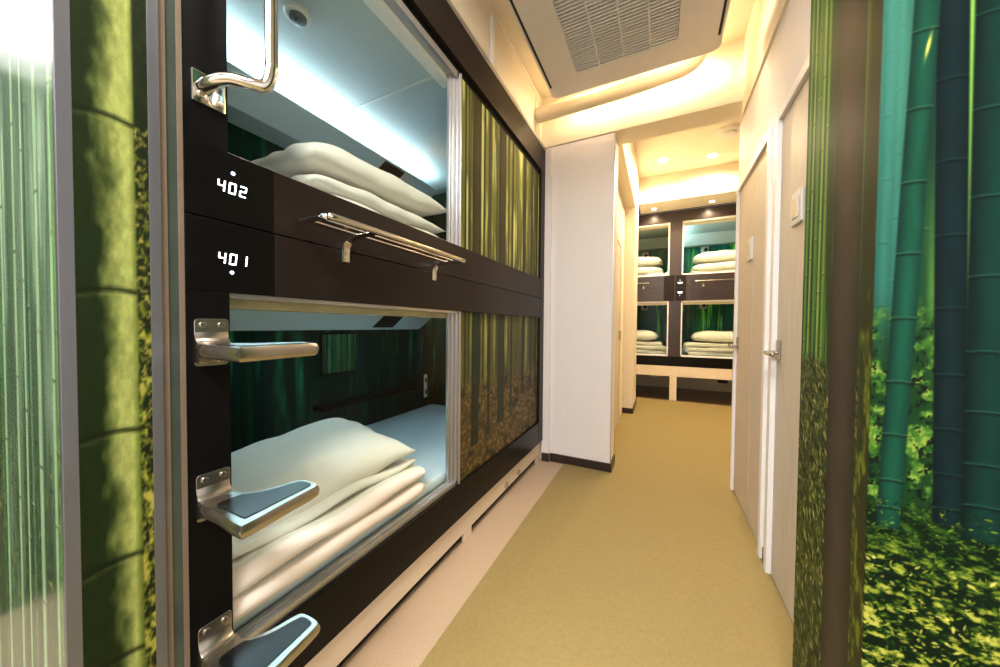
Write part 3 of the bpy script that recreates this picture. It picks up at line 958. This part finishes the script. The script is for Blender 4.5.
# ------------------------------------------------------------------ bedding
def pillow(name, loc, L, Wd, H, rz=0, tilt=(0, 0), seed=1, sag=0.0, m='linen', pinch=0.10, sub=40):
    """L along local x, Wd along local y; soft cushion with drawn-out corners"""
    n = sub
    vs, fs = [], []
    rr = np.random.RandomState(seed)
    ph = rr.rand(4) * 6
    u = np.linspace(-1, 1, n)
    top, bot = {}, {}
    for i, a in enumerate(u):
        for j, b in enumerate(u):
            e = (1 - abs(a) ** 3.2) * (1 - abs(b) ** 3.2)
            hgt = H * max(e, 0) ** 0.55
            px = a * L / 2 * (1 - pinch * (1 - b * b) * abs(a) ** 4)
            py = b * Wd / 2 * (1 - pinch * 1.3 * (1 - a * a) * abs(b) ** 4)
            if b < 0 or a < 0:
                cr = 1 - 0.16 * (abs(a) * abs(b)) ** 3
                px, py = px * cr, py * cr
            ed = max(abs(a), abs(b))
            wr = 0.004 * math.sin(a * 7 + ph[0] + 3 * b) * math.sin(b * 5 + ph[1] - 2 * a) + 0.012 * (float(vn(np.array(a * 3.1 + 9), np.array(b * 3.3 + 4), seed)) - .5)
            ru = 0.006 * math.sin(14 * math.atan2(b, a) + ph[2]) * ed ** 6
            z0 = sag * (a * a + b * b) + ru
            top[i, j] = len(vs)
            vs.append((px, py, z0 + hgt * .62 + wr * min(1, e * 4)))
            if 0 < i < n - 1 and 0 < j < n - 1:
                bot[i, j] = len(vs)
                vs.append((px, py, z0 - hgt * .38 + wr * .3))
            else:
                bot[i, j] = top[i, j]
    for i in range(n - 1):
        for j in range(n - 1):
            fs.append((top[i, j], top[i + 1, j], top[i + 1, j + 1], top[i, j + 1]))
            q = (bot[i, j], bot[i, j + 1], bot[i + 1, j + 1], bot[i + 1, j])
            q = tuple(dict.fromkeys(q))
            if len(q) > 2 and set(q) != {top[i, j], top[i + 1, j], top[i + 1, j + 1], top[i, j + 1]}:
                fs.append(q)
    me = bpy.data.meshes.new(name)
    me.from_pydata(vs, [], fs)
    me.polygons.foreach_set('use_smooth', [True] * len(me.polygons))
    me.materials.append(M[m])
    o = bpy.data.objects.new(name, me)
    o.location = loc
    o.rotation_euler = (tilt[0], tilt[1], rz)
    C.objects.link(o)
    return o


def duvet(name, loc, L, Wd, H, layers, rz=0, seed=1):
    """folded quilt: an S-folded sheet, soft rounded folds at the ends, one mesh"""
    rr = random.Random(seed)
    th = H / layers
    prof = []   # (x, z, thickness side) centreline of the zigzag
    x0, x1 = -L / 2, L / 2
    line = []
    for k in range(layers):
        z = th * (k + .5)
        off = rr.uniform(-.018, .018)
        pts = [(x0 + th * .5 + off, z), (x0 * .5, z), (0, z + .004), (x1 * .5, z), (x1 - th * .5 - off, z)]
        if k % 2: pts = pts[::-1]
        line += pts
        if k < layers - 1:
            xe = (x1 if k % 2 == 0 else x0)
            sg = 1 if k % 2 == 0 else -1
            line += [(xe + sg * (0.004 - off) - sg * 0.0, z + th * .5)]
    P = curve_pts([(p[0], 0, p[1]) for p in line], 4)
    nw = 26
    vs, fs = [], []
    m = len(P)
    up, dn = [], []
    for i, p in enumerate(P):
        t = (P[min(i + 1, m - 1)] - P[max(i - 1, 0)]).normalized()
        nrm = Vector((-t.z, 0, t.x))
        h = th * .47
        if i == 0 or i == m - 1: h *= .35
        up.append(p + nrm * h)
        dn.append(p - nrm * h)
    ring = up + dn[::-1]
    R_ = len(ring)
    for j in range(nw):
        b = -1 + 2 * j / (nw - 1)
        e = min(1, (1 - abs(b)) * 9) ** .5
        for i, p in enumerate(ring):
            q = P[i] if i < m else P[2 * m - 1 - i]
            pp = q.lerp(p, 0.25 + .75 * e)
            wz = 0.006 * math.sin(b * 6 + q.x * 9 + q.z * 60 + seed)
            wy = 0.012 * math.sin(q.z * 70 + q.x * 5 + seed * 2)
            vs.append((pp.x, b * Wd / 2 + wy * abs(b), max(0.0, pp.z + wz * (0.3 + pp.z / H))))
    for j in range(nw - 1):
        for i in range(R_):
            a, c2 = j * R_ + i, j * R_ + (i + 1) % R_
            fs.append((a, c2, c2 + R_, a + R_))
    for j in (0, nw - 1):
        for i in range(m - 1):
            q = (j * R_ + i, j * R_ + i + 1, j * R_ + 2 * m - 2 - i, j * R_ + 2 * m - 1 - i)
            fs.append(q if j == 0 else q[::-1])
    me = bpy.data.meshes.new(name)
    me.from_pydata(vs, [], fs)
    me.polygons.foreach_set('use_smooth', [True] * len(me.polygons))
    me.materials.append(M['linen'])
    o = bpy.data.objects.new(name, me)
    o.location = loc
    o.rotation_euler = (0, 0, rz)
    C.objects.link(o)
    return o


def mattress(loc, L, Wd, H):
    m = MB().box(-L / 2, L / 2, -Wd / 2, Wd / 2, 0, H)
    o = m.build('mattress', 'sheet', None, 0.018, False, 4)
    o.data.polygons.foreach_set('use_smooth', [True] * len(o.data.polygons))
    o.location = loc
    return o


o = mattress((-1.382, 1.37, 0.346), 0.935, 2.05, 0.052)
tag(o, 'thin mattress under a pale blue sheet inside the lower capsule 401', 'mattress')
o = mattress((-1.40, 1.37, 1.401), 0.89, 2.05, 0.05)
tag(o, 'thin sheeted mattress inside the upper capsule 402, under its pillows', 'mattress')
o = duvet('folded_duvet', (-1.140, 0.72, 0.399), 0.49, 0.74, 0.15, 5, 0, 3)
tag(o, 'thick folded cream duvet in layers under the pillow in capsule 401', 'duvet')
o = pillow('pillow', (-1.155, 0.750, 0.585), 0.47, 0.68, 0.135, -0.05, (0.11, 0.16), 4)
tag(o, 'large white pillow on top of the folded duvet in the lower capsule 401', 'pillow')
o = duvet('folded_duvet', (-1.17, 0.93, 1.452), 0.46, 0.70, 0.07, 2, 0, 5)
tag(o, 'folded white duvet lowest in the stack inside the upper capsule 402', 'duvet')
o = pillow('pillow', (-1.14, 0.945, 1.542), 0.46, 0.68, 0.085, 0, (0, 0), 6)
tag(o, 'lower of the two pillows in the upper capsule 402, squeezed flat', 'pillow')
o = pillow('pillow', (-1.14, 0.955, 1.632), 0.46, 0.72, 0.13, 0, (0.03, 0), 8)
tag(o, 'upper of the two pillows in the upper capsule 402, plump with drawn-out corner', 'pillow')

# ------------------------------------------------------------------ steps, grab rail, rack on the near capsules
XF = -0.858


def screw(m, x, y, z, r=0.0055):
    m.disc((y, z), r, 0, x, x + 0.003, 14)


def make_step(label, z):
    t = empty('foothold_step', (XF, 0.330, z))
    tag(t, label, 'step', 'steel footholds on the black post')
    # local: x outwards, y along the facade; z = 0 at the tread top
    pl = []
    w, h0, h1, rr = 0.060, -0.046, 0.053, 0.008
    for cx, cz, a0 in ((w - rr, h0 + rr, -90), (w - rr, h1 - rr, 0), (rr, h1 - rr, 90), (rr, h0 + rr, 180)):
        for k in range(5):
            a = math.radians(a0 + k * 22.5)
            pl.append((cx + rr * math.cos(a), cz + rr * math.sin(a)))
    MB().prism(pl, 0, 0.0, 0.005).build('mounting_plate', 'steel', t, 0.001)
    # neck: fillet profile from plate into the tread
    neck = MB()
    top = [(0.004, 0.030), (0.008, 0.014), (0.018, 0.003), (0.035, -0.001), (0.07, -0.001)]
    bot = [(0.07, -0.024), (0.03, -0.028), (0.012, -0.034), (0.004, -0.040)]
    pts = curve_pts([(a, 0, b) for a, b in top], 4)
    pts2 = curve_pts([(a, 0, b) for a, b in bot], 4)
    neck.prism([(p.x, p.z) for p in pts + pts2], 1, 0.0, 0.058)
    neck.build('neck', 'steel', t, 0.003, 'auto')
    # tread outline
    O_ = [(0.010, 0.001), (0.09, -0.003), (0.172, -0.008), (0.183, 0.004), (0.172, 0.08), (0.163, 0.152), (0.152, 0.166), (0.110, 0.166), (0.092, 0.156),
          (0.078, 0.110), (0.060, 0.076), (0.035, 0.060), (0.010, 0.058)]
    cp = curve_pts([(a, b, 0) for a, b in O_], 4, True)
    tr = MB()
    n = len(cp)
    cen = Vector((0.10, 0.07, 0))
    lev = [(-0.027, 0.93), (-0.023, 0.975), (-0.013, 1.0), (-0.005, 0.985), (0.0, 0.95)]
    for zz, sc in lev:
        for p in cp:
            q = cen + (p - cen) * sc
            tr.v.append((q.x, q.y, zz))
    for i in range(len(lev) - 1):
        for k in range(n):
            a, b = i * n + k, i * n + (k + 1) % n
            tr.f.append((a, b, b + n, a + n))
    tr.f += [tuple(range(n))[::-1], tuple((len(lev) - 1) * n + k for k in range(n))]
    tr.build('tread', 'steel', t, 0, 'auto')
    Pd = [(0.050, 0.014), (0.100, 0.012), (0.148, 0.012), (0.154, 0.020), (0.148, 0.085), (0.143, 0.143), (0.136, 0.154), (0.108, 0.154), (0.098, 0.140),
          (0.082, 0.094), (0.060, 0.066), (0.050, 0.056)]
    pp = curve_pts([(a + 0.004, b, 0) for a, b in Pd], 4, True)
    MB().prism([(p.x, p.y) for p in pp], 2, -0.002, 0.0018).build('rubber_pad', 'pad', t, 0.0006)
    for y, zz in ((0.014, 0.040), (0.046, 0.040), (0.014, -0.036), (0.044, -0.036)):
        s_ = MB()
        s_.disc((y, zz), 0.006, 0, 0.005, 0.0085, 16)
        s_.build('screw', 'screw', t, 0.001)


make_step('topmost steel foothold step on the black post, seen edge on at eye level', 1.058)
make_step('middle steel foothold step with black pad, in front of the white pillow', 0.733)
make_step('lowest steel foothold step with black pad, at the bottom edge of the photo', 0.410)

t = empty('grab_rail', (XF, 0.3595, 1.586))
tag(t, 'upright bent chrome grab rail on the black post beside the upper capsule window', 'grab rail')
for z in (0.0, 0.75):
    zc = z
    MB().box(0, 0.004, -0.028, 0.030, zc - 0.034, zc + 0.030).build('mounting_plate', 'chrome', t, 0.003)
    for y, zz in ((-0.014, zc - 0.016), (0.018, zc - 0.018)):
        m = MB()
        m.lathe((0, 0, 0), [(0.0065, 0), (0.0065, 0.003), (0.004, 0.006)], 14)
        m.v = [(0.004 + v[2], y + v[0], zz + v[1]) for v in m.v]
        m.build('screw', 'screw', t)
pth = curve_pts([(0.002, -0.012, -0.004), (0.035, -0.006, 0.004), (0.065, 0.010, 0.010), (0.090, 0.035, 0.008), (0.103, 0.057, 0.016), (0.108, 0.065, 0.052), (0.108, 0.065, 0.095),
                 (0.108, 0.065, 0.38), (0.108, 0.065, 0.66), (0.108, 0.065, 0.705), (0.103, 0.057, 0.742), (0.090, 0.035, 0.750), (0.065, 0.012, 0.746), (0.035, -0.006, 0.746), (0.002, -0.012, 0.754)], 6)
MB().tube(pth, 0.0125, 18).build('rail', 'chrome', t, 0, True)


def make_rack(name, label, loc, rz, Ln, cat='rack', dp=0.125, simple=False, brk=(0.145, 0.575), m='chrome', group=None):
    """local: x along the facade, -y outwards, z=0 top surface"""
    t = empty(name, loc, rz)
    tag(t, label, cat, group)
    rim = MB()
    r_ = 0.03
    pth = [(0.0, -0.012, 0), (0.0, -dp + r_, 0), (0.009, -dp + .009, 0), (r_, -dp, 0), (Ln / 2, -dp, 0), (Ln - r_, -dp, 0), (Ln - .009, -dp + .009, 0), (Ln, -dp + r_, 0), (Ln, -0.012, 0)]
    rim.tube(curve_pts(pth, 5), 0.0065 if simple else 0.0085, 12)
    rim.build('rim', m, t, 0, True)
    if not simple:
        for k in range(2):
            y = -dp + .042 + k * 0.040
            MB().box(0.003, Ln - .003, y - .010, y + .010, -0.0035, 0.0015).build('slat', m, t, 0.001)
    for x in brk:
        b = MB()
        o1 = curve_pts([(0, 0.0, -0.078), (0, -0.006, -0.076), (0, -0.007, -0.045), (0, -0.014, -0.028), (0, -0.032, -0.017), (0, -0.070, -0.011), (0, -dp, -0.008)], 4)
        o2 = curve_pts([(0, -dp, -0.003), (0, -0.060, -0.003), (0, -0.018, -0.006), (0, -0.004, -0.018), (0, 0.0, -0.030)], 4)
        b.prism([(p.y, p.z) for p in o1 + o2], 0, x - .013, x + .013)
        b.build('bracket', m, t, 0.0015, 'auto')
        if not simple:
            MB().disc((x, -0.055), 0.0045, 1, -0.0085, -0.006, 12).build('screw', 'screw', t)
    return t


make_rack('towel_rack', 'slatted chrome towel rack on the dark band between capsules 401 and 402', (XF, 0.545, 1.367), math.pi / 2, 0.62)

# ------------------------------------------------------------------ smoke alarm in the upper capsule
t = empty('smoke_alarm', (-1.245, 0.80, 2.27))
tag(t, 'small round white smoke alarm on the ceiling of the upper capsule 402', 'smoke alarm')
MB().lathe((0, 0, 0), [(0.045, 0), (0.045, -0.010), (0.040, -0.016)]).build('base', 'plastic', t, 0, 'auto')
MB().lathe((0, 0, 0), [(0.030, -0.014), (0.028, -0.030), (0.018, -0.034)]).build('sensor', 'alud', t, 0, 'auto')
MB().lathe((0.006, -.012, 0), [(0.005, -0.03), (0.004, -0.0365)], 12).build('button', 'acg', t)

# ------------------------------------------------------------------ air conditioner cassette
t = empty('air_conditioner', (-0.215, 1.79, 2.70))
tag(t, 'ceiling air conditioner with a square slatted intake grille above the corridor', 'air conditioner')
MB().box(-0.36, 0.36, -0.40, 0.40, 0.03, 0.24).build('housing', 'acw', t, 0.004)


def rrect(x0, x1, y0, y1, r, n=6):
    out = []
    for cx, cy, a0 in ((x1 - r, y0 + r, -90), (x1 - r, y1 - r, 0), (x0 + r, y1 - r, 90), (x0 + r, y0 + r, 180)):
        for k in range(n + 1):
            a = math.radians(a0 + 90 * k / n)
            out.append((cx + r * math.cos(a), cy + r * math.sin(a)))
    return out


px0, px1, py0, py1 = -0.495, 0.495, -0.50, 0.50
gx0, gx1, gy0, gy1 = -0.292, 0.275, -0.33, 0.325
fr = MB()
# front panel as a slab with the grille opening cut in it (outer ring / inner ring)
outer = rrect(px0, px1, py0, py1, 0.05)
inner = rrect(gx0, gx1, gy0, gy1, 0.03)
n = len(outer)
for z in (0.0, 0.03):
    fr.v += [(p[0], p[1], z) for p in outer] + [(p[0], p[1], z) for p in inner]
for k in range(n):
    j = (k + 1) % n
    fr.f += [(k, j, n + j, n + k), (2 * n + k, 3 * n + k, 3 * n + j, 2 * n + j), (k, 2 * n + k, 2 * n + j, j), (n + k, n + j, 3 * n + j, 3 * n + k)]
fr.build('front_panel', 'acw', t, 0.002)
MB().prism(inner, 2, 0.022, 0.029).build('filter', 'acg', t)
gl = MB()
k = 0
y = gy0 + 0.010
while y < gy1 - 0.008:
    gl.box(gx0 + .002, gx1 - .002, y, y + 0.0095, 0.002, 0.012)
    y += 0.0205
for x in (gx0 + (gx1 - gx0) * q / 4 for q in (1, 2, 3)):
    gl.box(x - .0035, x + .0035, gy0, gy1, -0.0005, 0.012)
gl.build('intake_grille', 'acs', t)
for sx in (-1, 1):
    MB().box(min(sx * .468, sx * .480), max(sx * .468, sx * .480), -0.40, 0.38, -0.0015, 0.004).build('air_outlet', 'acg', t)
    MB().box(min(sx * .482, sx * .490), max(sx * .482, sx * .490), -0.40, 0.38, -0.008, 0.002).build('louvre', 'acw', t, 0.001)

# duct tube across the beam
t = MB()
t.tube(curve_pts([(-0.895, 2.46, 2.735), (-0.6, 2.46, 2.738), (-0.3, 2.46, 2.745), (0.0, 2.46, 2.765), (0.10, 2.46, 2.775), (0.165, 2.45, 2.80), (0.19, 2.42, 2.85), (0.19, 2.40, 2.935)], 8), 0.052, 20)
tag(t.build('duct_pipe', 'pipe', None, 0, True), 'cream wrapped duct pipe running along the beam behind the air conditioner', 'pipe')
# raceway and flat cover on the wall above the capsules
tag(MB().box(-0.90, -0.884, 1.685, 1.715, 2.53, 2.86).build('cable_raceway', 'trim', None, 0.002), 'short vertical white cable raceway on the wall above the capsule fascia', 'raceway')
tag(MB().box(-0.90, -0.893, 2.44, 2.452, 2.53, 2.92).box(-0.90, -0.893, 1.75, 2.452, 2.90, 2.915).build('wall_batten', 'trim', None, 0.001), 'thin white batten edging the lit wall above the capsules', 'batten')


# ------------------------------------------------------------------ lamps
def downlight(x, y, z, label, r=0.05):
    t = empty('downlight', (x, y, z))
    tag(t, label, 'ceiling light', 'recessed downlights')
    m = MB()
    m.lathe((0, 0, 0), [(r + .014, 0), (r + .014, -.004), (r + .004, -.006), (r, -.002), (r, 0.0)], 32)
    m.build('ring', 'trim', t, 0, 'auto')
    MB().lathe((0, 0, 0), [(r - .002, -.001), (r - .002, -.0065)], 32).build('diffuser', 'lamp', t)


downlight(-0.01, 4.65, HC, 'left of the two glowing downlights on the far hall ceiling')
downlight(0.53, 4.78, HC, 'right of the two glowing downlights on the far hall ceiling')
downlight(0.10, 2.44, CE, 'downlight above the air conditioner close to the beam')
t = empty('smoke_detector', (0.615, 4.24, HC))
tag(t, 'round smoke detector on the far hall ceiling, partly behind the wall edge', 'smoke detector')
MB().lathe((0, 0, 0), [(0.12, 0), (0.12, -.02), (0.105, -.035)]).build('base', 'acw', t, 0, 'auto')
MB().lathe((0, 0, 0), [(0.07, -.034), (0.06, -.055), (0.03, -.06)]).build('sensor', 'plastic', t, 0, 'auto')
for x, y, r in ((-0.25, -0.95, 0.34), (-1.45, -1.2, 0.24)):
    t = empty('ceiling_lamp', (x, y, CE))
    tag(t, 'round lobby ceiling lamp behind the viewer' if r > .3 else 'smaller round lobby ceiling lamp near the left wall', 'ceiling light')
    MB().lathe((0, 0, 0), [(r, 0), (r, -.03), (r - .02, -.04)]).build('base', 'plastic', t, 0, 'auto')
    MB().lathe((0, 0, 0), [(r - .03, -.038), (r - .05, -.07), (r * .5, -.085), (.02, -.088)]).build('diffuser', 'lampw', t, 0, True)

downlight(-0.12, 5.38, 2.84, 'small downlight in the soffit over the left far capsule', 0.03)
downlight(0.60, 5.38, 2.84, 'small downlight in the soffit over the right far capsule', 0.03)
for x in (-0.12, 0.60):
    light('soffit_downlight_light', 'SPOT', (x, 5.38, 2.82), 9, WARM, 0.02, spot=150)
t = empty('added_glare_lamp', (-2.2, -0.02, 2.02))  # unseen lamp, added to throw the glare onto the far left print
tag(t, 'unseen lobby lamp on the left, added for the glare on the glossy print', 'wall lamp')
MB().box(0, 0.03, -0.10, 0.12, 0, 0.62).build('back_plate', 'plastic', t, 0.004)
MB().box(0.03, 0.09, -0.08, 0.10, 0.12, 0.60).build('diffuser', 'lampw', t, 0.02)

# ================================================================== THE FAR BUNK BLOCK
FY = 5.555
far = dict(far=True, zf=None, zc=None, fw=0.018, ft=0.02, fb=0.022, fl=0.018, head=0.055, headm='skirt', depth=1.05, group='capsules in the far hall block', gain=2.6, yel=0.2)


def farcap(label, ax, up, op, text, post, num, seed, pb):
    zr = (1.69, 2.82) if up else (0.52, 1.69)
    oz = (1.875, 2.665) if up else (0.665, 1.495)
    c = dict(far)
    x0 = ax[0]
    L = ax[1] - ax[0]
    c.update(up=up, posts=[(p[0] - x0, p[1] - x0) for p in post], inn=(0.03, L - .03), seed=seed, zf=oz[0] - .04, zc=oz[1] - (.01 if up else -.12), drop=(.17 if up else .10), sofend=L - .06,
             digz=(1.745 if up else 1.605), digh=0.026, diga=num - x0 + .03, inda=num - x0 + .06, indz=(1.80 if up else 1.575), panelbox=pb)
    return capsule(label, (x0, FY, 0), 0, (0, L), zr, (op[0] - x0, op[1] - x0, *oz), None, text, (num - x0, num - x0 + .14), c)


XL, XM, XE = -1.40, 0.178, 1.80
farcap('upper left capsule of the far bunk block, two pillows behind its glass', (XL, XM), True, (-1.05, 0.10), None, [(XL, -1.05), (0.10, XM)], 0.03, 61, (1.12, 2.40))
farcap('lower left capsule of the far bunk block, stacked bedding behind its glass', (XL, XM), False, (-1.05, 0.10), None, [(XL, -1.05), (0.10, XM)], 0.03, 62, (1.12, 1.47))
u = farcap('upper right capsule of the far bunk block, cove light glowing at its left', (XM, XE), True, (0.262, 1.45), '404', [(XM, 0.262), (1.45, XE)], 0.182, 63, (0.47, 2.42))
farcap('lower right capsule of the far bunk block, below the capsule with the glowing cove', (XM, XE), False, (0.262, 1.45), '403', [(XM, 0.262), (1.45, XE)], 0.182, 64, (0.46, 1.48))
MB().box(0.035, 0.055, 0.12, 0.80, 2.56, 2.60).build('cove_light', 'led', u)
# white base with legs
t = empty('bunk_base', (0.2, FY, 0))
tag(t, 'white beam on short legs carrying the far capsule block above a dark floor', 'bunk base')
MB().box(-1.6, 1.6, 0.002, 0.04, 0.365, 0.519).build('beam', 'skirt', t, 0.002)
for x in (-1.5, -0.0705, 1.4):
    MB().box(x, x + .095, 0.003, 0.09, 0.0, 0.365).build('leg', 'skirt', t, 0.002)
MB().box(-1.6, 1.6, 0.04, 1.12, 0.48, 0.50).build('underside', 'void', t)
struct(box('floor_under_bunk', 'wood', (-1.4, 1.8, 5.56, 6.75, 0.0, 0.003)))
tag(MB().box(-0.16, -0.02, 5.95, 6.10, 0.28, 0.40).build('junction_box', 'plastic', None, 0.005), 'small pale box hanging in the dark space under the far left bunk', 'box')
tag(MB().box(0.80, 0.92, 5.95, 6.10, 0.26, 0.38).build('junction_box', 'acg', None, 0.005), 'dark box in the space under the far right bunk, barely visible', 'box')

make_rack('towel_bar', 'towel bar on the band of the left far capsules', (-0.75, FY, 1.765), 0, 0.58, 'towel bar', 0.10, True, (0.12, 0.50), 'steel', 'towel bars on the far capsules')
make_rack('towel_bar', 'towel bar on the band of the right far capsules', (0.42, FY, 1.765), 0, 0.62, 'towel bar', 0.10, True, (0.12, 0.50), 'steel', 'towel bars on the far capsules')

for nm, x, side in (('left', -0.36, 0), ('right', 0.78, 1)):
    for lv, zb in (('upper', 1.836), ('lower', 0.626)):
        o = mattress((-0.60 if side == 0 else 0.99, FY + .57, zb), 1.48, 0.92, 0.05)
        o.name = 'mattress'
        tag(o, 'sheeted mattress in the %s %s far capsule' % (lv, nm), 'mattress')
        zt = zb + .052
        if lv == 'upper':
            o = duvet('folded_duvet', (x, FY + .34, zt), 0.86, 0.42, 0.045, 2, 0, 7 + side)
            tag(o, 'folded duvet under the two pillows in the upper %s far capsule' % nm, 'duvet')
            o = pillow('pillow', (x, FY + .33, zt + .10), 0.80, 0.42, 0.13, 0, (0, 0), 12 + side, pinch=.05, sub=26)
            tag(o, 'lower of the two pillows in the upper %s far capsule' % nm, 'pillow')
            o = pillow('pillow', (x, FY + .33, zt + .245), 0.76, 0.42, 0.165, 0, (0, 0), 14 + side, pinch=.05, sub=26)
            tag(o, 'plump top pillow in the upper %s far capsule' % nm, 'pillow')
        else:
            o = duvet('folded_duvet', (x, FY + .34, zt), 0.86, 0.42, 0.19, 3, 0, 17 + side)
            tag(o, 'thick folded duvet in the lower %s far capsule' % nm, 'duvet')
            o = pillow('pillow', (x - .02, FY + .33, zt + .27), 0.72, 0.42, 0.17, 0, (0, 0), 24 + side, pinch=.05, sub=26)
            tag(o, 'plump pillow on the duvet in the lower %s far capsule' % nm, 'pillow')
o = pillow('crumpled_towel', (0.36, FY + .20, 0.76), 0.12, 0.14, 0.10, .4, (0, 0), 33, sub=18, m='sheet')
tag(o, 'crumpled bluish white towel beside the duvet in the lower right far capsule', 'towel')
